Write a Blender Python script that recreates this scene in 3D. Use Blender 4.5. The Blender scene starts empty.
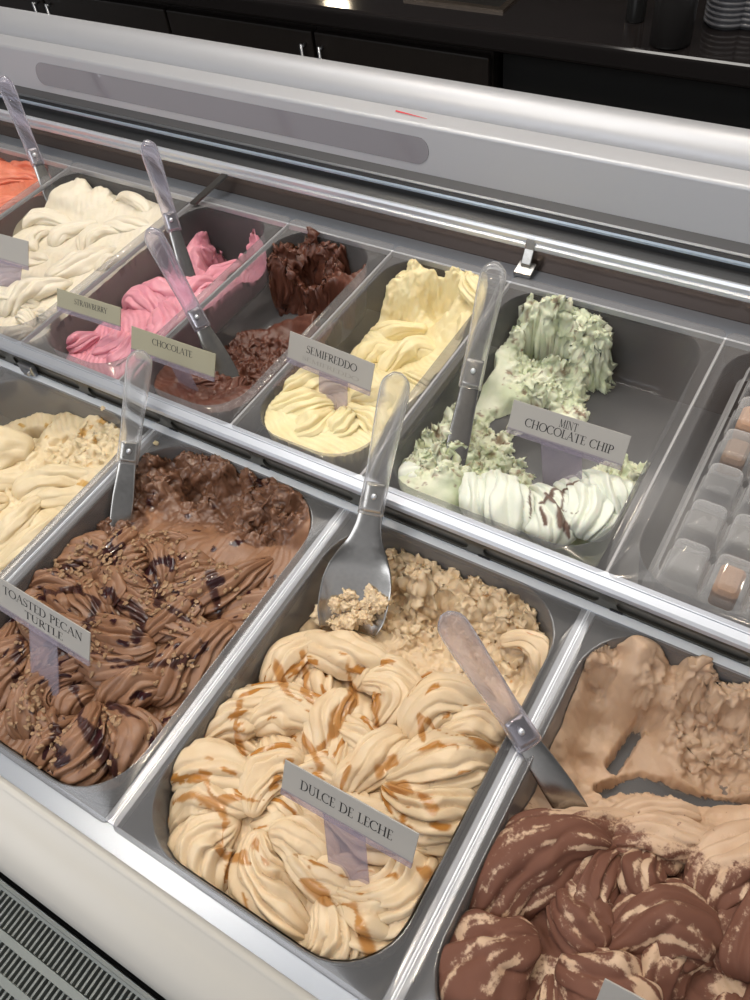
import bpy, math, random
import numpy as np
from mathutils import Matrix, Vector
random.seed(3)
S = 0.001                      # everything below is written in millimetres

# ---------------------------------------------------------------- camera
scn = bpy.context.scene
col = scn.collection
FPX = 835.45
CR = np.array([[0.8515808, -0.3442476, 0.3953526], [0.5147362, 0.6919262, -0.5062458], [-0.0992809, 0.6346115, 0.7664278]])
CP = np.array([834.75, -424.33, 612.2])
cd = bpy.data.cameras.new('camera'); cam = bpy.data.objects.new('camera', cd); col.objects.link(cam)
cd.sensor_fit = 'VERTICAL'; cd.sensor_height = 36.0; cd.lens = FPX / 1000 * 36.0
cd.clip_start = 0.01; cd.clip_end = 50
cam.matrix_world = Matrix([[*CR[0], CP[0]*S], [*CR[1], CP[1]*S], [*CR[2], CP[2]*S], [0, 0, 0, 1]])
scn.camera = cam

# ---------------------------------------------------------------- world, lights, exposure
scn.view_settings.view_transform = 'Standard'; scn.view_settings.look = 'None'
scn.view_settings.gamma = 1; scn.view_settings.use_curve_mapping = False
scn.view_settings.exposure = 0.08
w = bpy.data.worlds.new('room_light'); scn.world = w; w.use_nodes = True
w.node_tree.nodes['Background'].inputs[0].default_value = (0.97, 0.97, 1.0, 1)
w.node_tree.nodes['Background'].inputs[1].default_value = 0.6
def area(name, loc, target, sx, sy, power, color=(1, 1, 1)):
    ld = bpy.data.lights.new(name, 'AREA'); ld.shape = 'RECTANGLE'; ld.size = sx*S; ld.size_y = sy*S
    ld.energy = power; ld.color = color
    o = bpy.data.objects.new(name, ld); col.objects.link(o)
    o.location = [c*S for c in loc]
    o.rotation_euler = (Vector(target) - Vector(loc)).to_track_quat('-Z', 'Y').to_euler()
    return o
area('rear_fill_light', (300, 1000, 1500), (400, 0, -40), 2400, 500, 13, (1, 0.97, 0.93))  # added light above and behind the case, brightens the level steel
area('overhead_fill_light', (200, 150, 1950), (400, 0, 0), 900, 900, 20, (1, 0.96, 0.9))  # added soft light over the case, not a fixture
area('front_glow_light', (100, -1300, 1300), (400, 0, 0), 1500, 700, 10, (0.95, 0.97, 1))

# ---------------------------------------------------------------- pixel -> place at a chosen height
def ray(u, v):
    return CR @ np.array([(u-375)/FPX, -(v-500)/FPX, -1.0])
def at(u, v, z):
    d = ray(u, v); return CP + d*(z-CP[2])/d[2]
def aty(u, v, y):
    d = ray(u, v); return CP + d*(y-CP[1])/d[1]

# ---------------------------------------------------------------- numpy noise
def _h(i, j, k):
    n = (i*73856093) ^ (j*19349663) ^ (k*83492791)
    n = (n ^ (n >> 13)) * 1274126177 & 0x7fffffff
    return ((n ^ (n >> 16)) & 0xffff) / 65535.0
def noise(x, y, z):
    x, y, z = [np.asarray(a, float) for a in np.broadcast_arrays(x, y, z)]
    i, j, k = [np.floor(a).astype(np.int64) for a in (x, y, z)]
    fx, fy, fz = x-i, y-j, z-k
    fx, fy, fz = [f*f*(3-2*f) for f in (fx, fy, fz)]
    r = 0
    for a in (0, 1):
        for b in (0, 1):
            for c in (0, 1):
                r = r + _h(i+a, j+b, k+c)*(fx if a else 1-fx)*(fy if b else 1-fy)*(fz if c else 1-fz)
    return r*2-1
def fbm(x, y, z, o=3):
    r = 0; a = 1; t = 0
    for q in range(o):
        r = r + a*noise(x*2**q+q*7.3, y*2**q+q*3.1, z*2**q); t += a; a *= .5
    return r/t
def sstep(a, b, x):
    t = np.clip((x-a)/(b-a), 0, 1); return t*t*(3-2*t)

# ---------------------------------------------------------------- object helpers
def tag(o, label=None, cat=None, group=None, kind=None):
    for k, v in (('label', label), ('category', cat), ('group', group), ('kind', kind)):
        if v: o[k] = v
    return o
def empty(name, loc=(0, 0, 0)):
    o = bpy.data.objects.new(name, None); o.empty_display_size = .02; col.objects.link(o)
    o.location = [c*S for c in loc]; return o
def obj(name, V, F, mat, parent=None, smooth=True, attrs=None, mats=None, midx=None):
    V = np.asarray(V, float)*S
    m = bpy.data.meshes.new(name)
    if isinstance(F, np.ndarray):
        m.vertices.add(len(V)); m.vertices.foreach_set('co', V.ravel().astype(np.float32))
        k = F.shape[1]
        m.loops.add(F.size); m.loops.foreach_set('vertex_index', F.ravel().astype(np.int32))
        m.polygons.add(len(F)); m.polygons.foreach_set('loop_start', np.arange(0, F.size, k, dtype=np.int32))
        m.update(calc_edges=True); m.validate()
    else:
        m.from_pydata(V.tolist(), [], [list(f) for f in F]); m.update()
    if smooth: m.polygons.foreach_set('use_smooth', np.ones(len(m.polygons), bool))
    for k, a in (attrs or {}).items():
        at_ = m.attributes.new(k, 'FLOAT', 'POINT'); at_.data.foreach_set('value', np.asarray(a, np.float32))
    m.materials.append(mat)
    o = bpy.data.objects.new(name, m); col.objects.link(o)
    if parent is not None:
        o.parent = parent
        o.matrix_parent_inverse = Matrix.Translation(-Vector(parent.location))
    return o
def bevel(o, wd=1.0, seg=2, ang=40):
    b = o.modifiers.new('bevel', 'BEVEL'); b.width = wd*S; b.segments = seg; b.limit_method = 'ANGLE'; b.angle_limit = math.radians(ang)
    return o
class MB:
    def __init__(s): s.V = []; s.F = []
    def add(s, V, F):
        n = len(s.V); s.V += [tuple(v) for v in V]; s.F += [[i+n for i in f] for f in F]; return s
    def box(s, a, b):
        x0, y0, z0 = a; x1, y1, z1 = b
        return s.add([(x0,y0,z0),(x1,y0,z0),(x1,y1,z0),(x0,y1,z0),(x0,y0,z1),(x1,y0,z1),(x1,y1,z1),(x0,y1,z1)],
                     [(0,3,2,1),(4,5,6,7),(0,1,5,4),(1,2,6,5),(2,3,7,6),(3,0,4,7)])
    def frame_box(s, o, ex, ey, ez):       # box spanned by three vectors from a corner
        o, ex, ey, ez = map(np.array, (o, ex, ey, ez))
        P = [o, o+ex, o+ex+ey, o+ey]; P = P+[p+ez for p in P]
        return s.add(P, [(0,3,2,1),(4,5,6,7),(0,1,5,4),(1,2,6,5),(2,3,7,6),(3,0,4,7)])
    def prism(s, prof, x0, x1):             # closed (y,z) profile run along x
        n = len(prof)
        V = [(x0, y, z) for y, z in prof]+[(x1, y, z) for y, z in prof]
        F = [(i, (i+1) % n, (i+1) % n+n, i+n) for i in range(n)]+[tuple(range(n))[::-1], tuple(range(n, 2*n))]
        return s.add(V, F)
    def cyl(s, a, b, r, n=16, r2=None):
        a, b = np.array(a, float), np.array(b, float); d = b-a; d /= np.linalg.norm(d)
        u = np.cross(d, [0.3, 0.9, 0.2]); u /= np.linalg.norm(u); v = np.cross(d, u); r2 = r if r2 is None else r2
        V = [a+r*(math.cos(t)*u+math.sin(t)*v) for t in np.arange(n)*2*math.pi/n]+[b+r2*(math.cos(t)*u+math.sin(t)*v) for t in np.arange(n)*2*math.pi/n]
        return s.add(V, [(i, (i+1) % n, (i+1) % n+n, i+n) for i in range(n)]+[tuple(range(n))[::-1], tuple(range(n, 2*n))])
    def build(s, name, mat, parent=None, smooth=False): return obj(name, s.V, s.F, mat, parent, smooth)
def arc(cy, cz, r, a0, a1, n=8, rz=None):
    rz = r if rz is None else rz
    return [(cy+r*math.cos(math.radians(a0+(a1-a0)*i/n)), cz+rz*math.sin(math.radians(a0+(a1-a0)*i/n))) for i in range(n+1)]

# ---------------------------------------------------------------- materials
def newmat(name):
    m = bpy.data.materials.new(name); m.use_nodes = True; nt = m.node_tree
    return m, nt, nt.nodes['Principled BSDF']
def simple(name, c, rough=.5, metal=0, spec=.5, bump=0, bscale=200, coat=0):
    m, nt, p = newmat(name)
    p.inputs['Base Color'].default_value = (*c, 1); p.inputs['Roughness'].default_value = rough
    p.inputs['Metallic'].default_value = metal; p.inputs['Specular IOR Level'].default_value = spec
    p.inputs['Coat Weight'].default_value = coat; p.inputs['Coat Roughness'].default_value = .05
    if bump:
        t = nt.nodes.new('ShaderNodeTexCoord'); n = nt.nodes.new('ShaderNodeTexNoise'); n.inputs['Scale'].default_value = bscale
        n.inputs['Detail'].default_value = 4
        b = nt.nodes.new('ShaderNodeBump'); b.inputs['Strength'].default_value = bump; b.inputs['Distance'].default_value = .001
        nt.links.new(t.outputs['Object'], n.inputs['Vector']); nt.links.new(n.outputs[0], b.inputs['Height']); nt.links.new(b.outputs[0], p.inputs['Normal'])
    return m
def brushed(name, c, rough=.3, stretch=(3, 300, 300), var=.15, metal=1, bump=.08):
    m, nt, p = newmat(name)
    p.inputs['Metallic'].default_value = metal
    t = nt.nodes.new('ShaderNodeTexCoord'); mp = nt.nodes.new('ShaderNodeMapping'); mp.inputs['Scale'].default_value = stretch
    n = nt.nodes.new('ShaderNodeTexNoise'); n.inputs['Scale'].default_value = 4; n.inputs['Detail'].default_value = 5
    cr = nt.nodes.new('ShaderNodeValToRGB')
    cr.color_ramp.elements[0].color = (*[k*(1-var) for k in c], 1); cr.color_ramp.elements[1].color = (*[min(1, k*(1+var)) for k in c], 1)
    mr = nt.nodes.new('ShaderNodeMapRange'); mr.inputs['To Min'].default_value = rough*.75; mr.inputs['To Max'].default_value = rough*1.3
    b = nt.nodes.new('ShaderNodeBump'); b.inputs['Strength'].default_value = bump; b.inputs['Distance'].default_value = .0005
    L = nt.links.new
    L(t.outputs['Object'], mp.inputs[0]); L(mp.outputs[0], n.inputs['Vector']); L(n.outputs[0], cr.inputs[0]); L(cr.outputs[0], p.inputs['Base Color'])
    L(n.outputs[0], mr.inputs[0]); L(mr.outputs[0], p.inputs['Roughness']); L(n.outputs[0], b.inputs['Height']); L(b.outputs[0], p.inputs['Normal'])
    return m
def clear(name, tint=(.9, .9, .93), body=(.55, .55, .6), fac=.2, edge=.75, rough=.12, metal=0.0):
    m, nt, p = newmat(name)
    p.inputs['Base Color'].default_value = (*body, 1); p.inputs['Roughness'].default_value = rough; p.inputs['Metallic'].default_value = metal
    p.inputs['Specular IOR Level'].default_value = .9
    tr = nt.nodes.new('ShaderNodeBsdfTransparent'); tr.inputs[0].default_value = (*tint, 1)
    mx = nt.nodes.new('ShaderNodeMixShader'); lw = nt.nodes.new('ShaderNodeLayerWeight'); lw.inputs[0].default_value = .35
    mr = nt.nodes.new('ShaderNodeMapRange'); mr.inputs['To Min'].default_value = fac; mr.inputs['To Max'].default_value = edge
    L = nt.links.new
    L(lw.outputs['Facing'], mr.inputs[0]); L(mr.outputs[0], mx.inputs[0]); L(tr.outputs[0], mx.inputs[1]); L(p.outputs[0], mx.inputs[2])
    L(mx.outputs[0], nt.nodes['Material Output'].inputs[0])
    return m
def gelato_mat(name, c, c2, sauce, srough=.12, rough=.5, sss=.15, fine=.25, powder=0):
    m, nt, p = newmat(name); L = nt.links.new
    t = nt.nodes.new('ShaderNodeTexCoord')
    n = nt.nodes.new('ShaderNodeTexNoise'); n.inputs['Scale'].default_value = 45; n.inputs['Detail'].default_value = 5
    n2 = nt.nodes.new('ShaderNodeTexNoise'); n2.inputs['Scale'].default_value = 420; n2.inputs['Detail'].default_value = 3
    cr = nt.nodes.new('ShaderNodeValToRGB'); cr.color_ramp.elements[0].position = .35; cr.color_ramp.elements[1].position = .65
    cr.color_ramp.elements[0].color = (*c2, 1); cr.color_ramp.elements[1].color = (*c, 1)
    a = nt.nodes.new('ShaderNodeAttribute'); a.attribute_name = 'sauce'
    mx = nt.nodes.new('ShaderNodeMix'); mx.data_type = 'RGBA'
    mx.inputs[7].default_value = (*sauce, 1)
    mr = nt.nodes.new('ShaderNodeMapRange'); mr.inputs['To Min'].default_value = rough; mr.inputs['To Max'].default_value = srough
    mb = nt.nodes.new('ShaderNodeMapRange'); mb.inputs['To Min'].default_value = fine; mb.inputs['To Max'].default_value = fine*.3
    b = nt.nodes.new('ShaderNodeBump'); b.inputs['Distance'].default_value = .0006
    fac = a.outputs['Fac']
    if powder:
        n3 = nt.nodes.new('ShaderNodeTexNoise'); n3.inputs['Scale'].default_value = 330; n3.inputs['Detail'].default_value = 6; n3.inputs['Roughness'].default_value = .7
        L(t.outputs['Object'], n3.inputs['Vector'])
        m1 = nt.nodes.new('ShaderNodeMath'); m1.operation = 'MULTIPLY_ADD'; m1.inputs[1].default_value = powder; L(n3.outputs[0], m1.inputs[0])
        m0 = nt.nodes.new('ShaderNodeMath'); m0.operation = 'SUBTRACT'; m0.inputs[1].default_value = powder*.5; L(fac, m0.inputs[0]); L(m0.outputs[0], m1.inputs[2])
        m2 = nt.nodes.new('ShaderNodeMapRange'); m2.interpolation_type = 'SMOOTHSTEP'; m2.inputs['From Min'].default_value = .25; m2.inputs['From Max'].default_value = .75
        L(m1.outputs[0], m2.inputs[0]); fac = m2.outputs[0]
    L(t.outputs['Object'], n.inputs['Vector']); L(t.outputs['Object'], n2.inputs['Vector'])
    L(n.outputs[0], cr.inputs[0]); L(cr.outputs[0], mx.inputs[6]); L(fac, mx.inputs[0]); L(mx.outputs[2], p.inputs['Base Color'])
    L(a.outputs['Fac'], mr.inputs[0]); L(mr.outputs[0], p.inputs['Roughness'])
    L(a.outputs['Fac'], mb.inputs[0]); L(mb.outputs[0], b.inputs['Strength'])
    L(n2.outputs[0], b.inputs['Height']); L(b.outputs[0], p.inputs['Normal'])
    p.inputs['Subsurface Weight'].default_value = sss; p.inputs['Subsurface Radius'].default_value = (.006, .004, .002)
    p.inputs['Subsurface Scale'].default_value = 1
    p.inputs['Specular IOR Level'].default_value = .5
    return m
M = dict(
    silver=brushed('silver_paint', (.46, .47, .50), .42, metal=.4, var=.02, bump=.02),
    bright=brushed('bright_steel', (.70, .73, .78), .36, var=.05, metal=.7),
    rail=brushed('pale_rail', (.47, .50, .56), .36, var=.04, metal=.6),
    steel=brushed('grey_steel', (.5, .51, .53), .3, var=.12),
    darksteel=brushed('dark_steel', (.2, .19, .18), .3, var=.1),
    mirror=simple('dark_reflective_panel', (.26, .20, .17), .13, .9),
    blackp=simple('black_rubber', (.015, .016, .018), .4),
    trackb=simple('pale_blue_trim', (.42, .5, .6), .3, .6),
    inset=simple('grey_plastic_window', (.24, .23, .25), .16, .3, coat=.6),
    white=simple('white_moulding', (.55, .535, .50), .35),
    grille=simple('grille_plastic', (.19, .21, .205), .4),
    poly=clear('clear_pan_plastic', (.88, .88, .89), (.40, .40, .41), .13, .5, .12),
    polyf=clear('smoky_pan_plastic', (.74, .74, .75), (.40, .40, .41), .36, .7, .2, .35),
    blister=clear('thin_clear_blister', (.97, .97, .97), (.92, .92, .93), .07, .6, .04),
    card=simple('card_face', (.40, .385, .36), .3, coat=.3),
    cardback=simple('card_olive', (.36, .34, .24), .3, coat=.4),
    ink=simple('black_ink', (.012, .012, .014), .5),
    gold=simple('faint_ink', (.30, .29, .27), .5),
    stem=clear('violet_clear_tab', (.84, .81, .88), (.50, .46, .52), .2, .5, .1),
    blade=brushed('blade_steel', (.42, .41, .39), .22, (60, 60, 60), .1),
    wood=brushed('dark_wood', (.016, .012, .010), .45, (90, 90, 3), .5, 0),
    granite=simple('black_granite', (.012, .010, .010), .08, 0, .6),
    black=simple('black_void', (.006, .006, .006), .6),
    floor=simple('dark_floor', (.04, .035, .03), .5),
    nut=simple('chopped_nut', (.34, .21, .115), .5),
    wafer=simple('brown_wafer', (.42, .22, .10), .7, bump=.5, bscale=500),
    red=simple('red_streak', (.7, .02, .05), .5),
)
def acrylic(name, tint):
    m, nt, p = newmat(name); L = nt.links.new
    p.inputs['Base Color'].default_value = (*tint, 1); p.inputs['Transmission Weight'].default_value = 1
    p.inputs['IOR'].default_value = 1.35; p.inputs['Roughness'].default_value = .06
    q = nt.nodes.new('ShaderNodeBsdfPrincipled'); q.inputs['Base Color'].default_value = (*[c*.62 for c in tint], 1); q.inputs['Roughness'].default_value = .08
    t = nt.nodes.new('ShaderNodeBsdfTransparent'); t.inputs[0].default_value = (*tint, 1)
    m1 = nt.nodes.new('ShaderNodeMixShader'); m1.inputs[0].default_value = .5
    m2 = nt.nodes.new('ShaderNodeMixShader'); lw = nt.nodes.new('ShaderNodeLayerWeight'); lw.inputs[0].default_value = .4
    mr = nt.nodes.new('ShaderNodeMapRange'); mr.inputs['To Min'].default_value = .10; mr.inputs['To Max'].default_value = .55
    L(p.outputs[0], m1.inputs[1]); L(t.outputs[0], m1.inputs[2]); L(lw.outputs['Facing'], mr.inputs[0]); L(mr.outputs[0], m2.inputs[0])
    L(m1.outputs[0], m2.inputs[1]); L(q.outputs[0], m2.inputs[2]); L(m2.outputs[0], nt.nodes['Material Output'].inputs[0])
    return m
M['acrylic'] = acrylic('clear_acrylic', (.97, .97, .97)); M['acrylicv'] = acrylic('violet_acrylic', (.86, .84, .93))

# ================================================================ THE ROOM
def struct(o): o['kind'] = 'structure'; return o
struct(MB().box((-6500, -2600, -900), (6500, 6400, -880)).build('floor', M['floor']))
struct(MB().box((-6500, 6400, -900), (6500, 6500, 1950)).build('wall_back', M['black']))

# counter run behind the case
CY = 1125; CZ = -66
bc = empty('back_counter', (-200, CY+300, -880)); tag(bc, 'glossy black granite counter along the back, behind the silver case', 'counter')
MB().box((-2600, CY, CZ-42), (2200, CY+640, CZ)).build('granite_top', M['granite'], bc)
MB().box((-2600, CY+600, CZ), (2200, CY+640, CZ+120)).build('splashback', M['granite'], bc)
bevel(bc.children[0], 8, 3)
CXA, CXB = aty(315, 52, CY+20)[0], aty(490, 62, CY+20)[0]; CWD = CXB-CXA
for k in range(7):
    x0 = CXB-(7-k)*CWD
    c = empty('base_cabinet', (x0+CWD/2, CY+320, -880))
    far = k < 4
    tag(c, 'dark wood base cabinet under the granite counter' if 0 else ['far left dark wood base cabinet below the granite counter, at the picture edge', 'dark wood base cabinet, second from the left below the granite counter', 'dark wood base cabinet, third from the left below the granite counter', 'dark wood base cabinet with one thin handle, left of the paired handles', 'dark wood base cabinet left of the twin upright handles', 'dark wood base cabinet with its thin steel handle at its right edge', 'rightmost dark wood base cabinet, next to the black open bay under the counter'][k], 'cabinet', 'base cabinets under the counter')
    MB().box((x0, CY+40, -880), (x0+CWD-2, CY+600, CZ-43)).build('body', M['wood'], c)
    d = bevel(MB().box((x0+4, CY+20, -780), (x0+CWD-4, CY+40, CZ-62)).build('door', M['wood'], c), 3)
    hx = x0+CWD-24 if k % 2 == 1 else x0+24
    MB().cyl((hx, CY+4, CZ-250), (hx, CY+4, CZ-84), 3.5).cyl((hx, CY+4, CZ-90), (hx, CY+20, CZ-90), 3.5).cyl((hx, CY+4, CZ-240), (hx, CY+20, CZ-240), 4).build('handle', M['steel'], d, True)
# dark open bay with a black appliance to the right
ap = empty('undercounter_fridge', (900, CY+330, -880)); tag(ap, 'black undercounter appliance in the dark bay right of the wood cabinets', 'fridge')
MB().box((CXB+10, CY+60, -880), (1900, CY+600, CZ-44)).build('body', M['black'], ap)
MB().box((600, CY+44, -860), (608, CY+60, CZ-60)).build('door_seam', M['darksteel'], ap)
# sink let into the counter
sk = empty('counter_sink', (-20, CY+290, CZ)); tag(sk, 'steel sink rim let into the black counter at the top of the picture', 'sink')
s0, s1 = at(405, 3, CZ), at(503, 13, CZ)
sx0, sx1, sy0, sy1 = s0[0]-10, s1[0], s1[1], s1[1]+330
MB().box((sx0, sy0, CZ), (sx1, sy0+14, CZ+5)).box((sx0, sy1-14, CZ), (sx1, sy1, CZ+5)).box((sx0, sy0+14, CZ), (sx0+14, sy1-14, CZ+5)).box((sx1-14, sy0+14, CZ), (sx1, sy1-14, CZ+5)).build('rim', brushed('sink_rim', (.55, .45, .36), .25), sk)
MB().box((sx0+14, sy0+14, CZ+.5), (sx1-14, sy1-14, CZ+2)).build('basin', M['darksteel'], sk)
# stack of cups and a canister on the counter
def lathe(prof, c, n=28):
    V = []; F = []
    for r, z in prof:
        for i in range(n): V.append((c[0]+r*math.cos(2*math.pi*i/n), c[1]+r*math.sin(2*math.pi*i/n), c[2]+z))
    for j in range(len(prof)-1):
        for i in range(n): F.append((j*n+i, j*n+(i+1) % n, (j+1)*n+(i+1) % n, (j+1)*n+i))
    return V, F
plast = simple('grey_cup_plastic', (.12, .12, .13), .3)
for u, lab, r in ((727, 'stack of ribbed grey cups at the top right corner', 42), (752, 'second stack of ribbed grey cups, cut by the right picture edge', 42)):
    b = at(u, 22, CZ)
    prof = [(0, 0), (r-6, 0)]
    for i in range(14): prof += [(r-6, 4+i*9), (r, 6+i*9), (r, 10+i*9), (r-4, 12+i*9)]
    prof += [(0, 132)]
    V, F = lathe(prof, b); tag(obj('cup_stack', V, F, plast), lab, 'cups', 'cup stacks on the counter')
b = at(670, 42, CZ+1)
V, F = lathe([(0, 0), (34, 0), (36, 3), (36, 150), (30, 156), (0, 157)], b)
tag(obj('canister', V, F, simple('dark_canister', (.035, .033, .033), .2, .5)), 'dark cylindrical canister standing on the granite counter', 'canister')
V, F = lathe([(0, 0), (17, 0), (18, 3), (18, 130), (9, 150), (9, 175), (0, 176)], at(635, 20, CZ))
tag(obj('bottle', V, F, simple('dark_bottle', (.02, .02, .02), .12)), 'small dark bottle left of the canister on the granite counter', 'bottle')

# downlights: the lamp mirrored in the counter, the rest added for glints
emi = bpy.data.materials.new('lamp_glow'); emi.use_nodes = True; _n = emi.node_tree; _e = _n.nodes.new('ShaderNodeEmission')
_e.inputs[0].default_value = (1, .82, .58, 1); _e.inputs[1].default_value = 60; _n.links.new(_e.outputs[0], _n.nodes['Material Output'].inputs[0])
def hit(p0, d, z): return p0+d*(z-p0[2])/d[2]
lamps = []
pc = aty(337, 4, 0); dd = ray(337, 4); q = CP+dd*(CZ-CP[2])/dd[2]; lamps.append((hit(CP+ray(337, 7)*(CZ-CP[2])/ray(337, 7)[2], ray(337, 7)*[1, 1, -1], 1750), 95, 'round warm downlight mirrored in the black counter top'))
struct(MB().box((-6500, -2600, 1950), (6500, 6500, 1990)).build('ceiling', simple('ceiling_paint', (.5, .5, .5), .8)))
for p_, lab in (((-500, 1350, 1780), 'left added downlight for glints, behind the case'), ((500, 1500, 1780), 'middle added downlight for glints, behind the case'), ((1500, 1400, 1780), 'right added downlight for glints, behind the case'),
                ((-300, -150, 1780), 'left added downlight for glints, above the front of the case'), ((900, -250, 1780), 'right added downlight for glints, above the front of the case')):
    lamps.append((np.array(p_, float), 45, lab))
    ld = bpy.data.lights.new('glint_spot', 'SPOT'); ld.energy = 21; ld.color = (1, .88, .72); ld.shadow_soft_size = .035; ld.spot_size = 2.2; ld.spot_blend = .6  # small spot added to put glints on sauce and steel
    o = bpy.data.objects.new('glint_spot', ld); col.objects.link(o); o.location = [c*S for c in (p_[0], p_[1], p_[2]-4)]
for p_, r, lab in lamps:
    t = empty('downlight', p_); tag(t, lab, 'lamp')
    V, F = lathe([(r+12, 0), (r+14, 4), (r+14, 1950-p_[2])], p_); obj('housing', V, F, M['steel'], t)
    V, F = lathe([(0, 3), (r, 3)], p_); obj('lamp_disc', V, F, emi, t)

# ================================================================ THE CASE
X0, X1 = -1500, 1500
case = empty('display_case', (0, 0, -880)); tag(case, 'silver gelato display case holding two stepped rows of pans', 'display case')
ZR = -35
def zrow(y): return ZR+(y+17.9)/358.8*6.83           # the front row slopes down a little to the customer
P = lambda name, prof, mat, sm=False, x0=X0, x1=X1: MB().prism(prof, x0, x1).build(name, mat, case, sm)
tube = P('top_tube', arc(514, 104, 33, 200, -10, 22, 28)+[(548, 60), (500, 60)], M['silver'], True)
tube.modifiers.new('e', 'EDGE_SPLIT').split_angle = math.radians(35)
o = P('rear_fascia', [(419, 64), (431, 114)]+arc(436, 114, 5, 180, 90, 6)+[(462, 119.5), (466, 116), (474, 112), (482, 108), (500, 60), (440, 58)], M['silver'], True)
o.modifiers.new('e', 'EDGE_SPLIT').split_angle = math.radians(30)
P('back_panel', [(500, -860), (548, -860), (548, 62), (500, 62)], M['silver'])
P('fascia_underside', [(419, 64), (440, 58), (412, 56), (408, 58)], simple('grey_rubber', (.07, .07, .075), .5))
P('glass_track', [(408, 58), (412, 56), (412, 40), (398, 40), (398, 50), (402, 52)], M['blackp'])
P('track_lip', [(405.5, 57.0), (407.5, 59), (408, 55.8), (406, 55.5)], M['steel'])
P('track_trim', [(398, 43.5), (398.2, 52.5), (402, 53), (402, 43)], M['trackb'])
P('track_floor', [(381, 40), (398, 43.5), (398, 30), (381, 30)], M['blackp'])
P('rear_rail', [(376, 24), (374.5, 26), (375, 30), (377.5, 32), (376.5, 34), (377, 38), (379, 41), (384, 40), (384, 24)], M['bright'], False)
P('rear_wall', [(376, -140), (376, 24), (384, 24), (384, -140)], M['mirror'])
P('rear_ledge', [(343, -6), (343, -2.2), (375.5, -2.2), (375.5, -6)], simple('blue_grey_ledge', (.17, .19, .22), .4, .4))
P('rear_pan_rail', [(339.5, -8), (339.5, -.8), (342.5, -.8), (342.5, -8)], M['bright'])
P('middle_rail', [(1.5, -8), (1.5, -.9), (-4, -.9), (-4.6, -1.8), (-5.6, -1.8), (-6.2, -.9), (-13, -1.2), (-16, -3), (-17, -6), (-15.5, -9), (-10, -9)], M['rail'])
# slotted riser between the rows
sl, gp = 112, 16
ox = at(617, 604, -22)[0]-gp/2
xs = [ox+k*(sl+gp) for k in range(-18, 7)]
V = []; F = []
for x in xs:                                             # each cell: a plate with a round ended slot
    zc, hz, rr_ = -22.5, 14.5, 6.5; cx = x+gp+sl/2-gp/2+gp/2-gp/2; hxx = (sl+gp)/2; hs = sl/2-rr_
    inn_, out_ = [], []
    for i in range(32):
        t = 2*math.pi*(i+.5)/32; px_, pz_ = (hs if math.cos(t) > 0 else -hs)+rr_*math.cos(t), rr_*math.sin(t)
        inn_.append((cx+px_, pz_+zc))
        k = min(hxx/abs(math.cos(t)), hz/abs(math.sin(t)))
        sx_ = hxx if math.cos(t) > 0 else -hxx
        out_.append((cx+(sx_ if abs(px_) > hs+rr_*.70 else px_), zc+(math.copysign(hz, pz_) if abs(pz_) > rr_*.70 else pz_*hz/(rr_*.7))))
    n = len(V)
    V += [(p[0], -13, p[1]) for p in out_]+[(p[0], -13, p[1]) for p in inn_]+[(p[0], -10.5, p[1]) for p in inn_]
    for i in range(32):
        j = (i+1) % 32; F += [(n+i, n+j, n+32+j, n+32+i), (n+32+i, n+32+j, n+64+j, n+64+i)]
obj('slotted_riser', V, F, simple('olive_steel_riser', (.10, .095, .08), .3, .7), case, False)
P('riser_backing', [(-9, -60), (-9, -9), (-7, -9), (-7, -60)], simple('slot_back_steel', (.20, .19, .17), .3, .5))
mb = MB()
for x in xs:
    mb.box((x+gp*.2, -14, -33), (x+gp*.2+12, -13, -30))
o = mb.build('riser_clips', M['blackp'], case); o['kind'] = 'stuff'
z0 = zrow(-17.9)
P('front_pan_rail', [(-13.2, z0-1), (-13.2, z0+3.2), (-21.5, z0+2.6), (-21.5, z0-1)], simple('rail_reflection_pale', (.68, .73, .80), .4, .15))  # pale colour stands in for light reflected off the rail
# front frame and grille
P('front_inner_rail', [(-373, -48), (-373, -42.4), (-391, -42.6), (-391, -50)], simple('blue_grey_rail', (.42, .46, .53), .3, .5))
o = P('front_frame', [(-391, -60), (-391, -43)]+arc(-396, -43, 5, 60, 140, 5)+[(-412, -40.5), (-430, -46), (-441, -54), (-446, -64), (-447, -90), (-391, -90)], M['white'], True)
P('grille_trough', [(-447, -120), (-447, -82), (-449, -84), (-449, -100), (-560, -100), (-560, -120)], M['blackp'])
gr = P('air_grille', [(-452, -99), (-452, -78), (-454, -77), (-456, -78), (-456, -99)], M['grille'])
k = 0
for y in (-452, -478, -481, -500, -503, -522, -526):
    o = P('grille_bar', [(y-1.5, -99), (y-1.5, -76), (y+1.5, -76), (y+1.5, -99)], M['grille'])
mb = MB()
for x in np.arange(200, 1000, 5.0):
    for y in (-476, -499, -521): mb.box((x, y, -92), (x+1.8, y+20, -79))
o = mb.build('grille_vanes', M['grille'], case); o['kind'] = 'stuff'
P('outer_apron', [(-560, -880), (-560, -70), (-640, -70), (-640, -880)], M['darksteel'])
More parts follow.
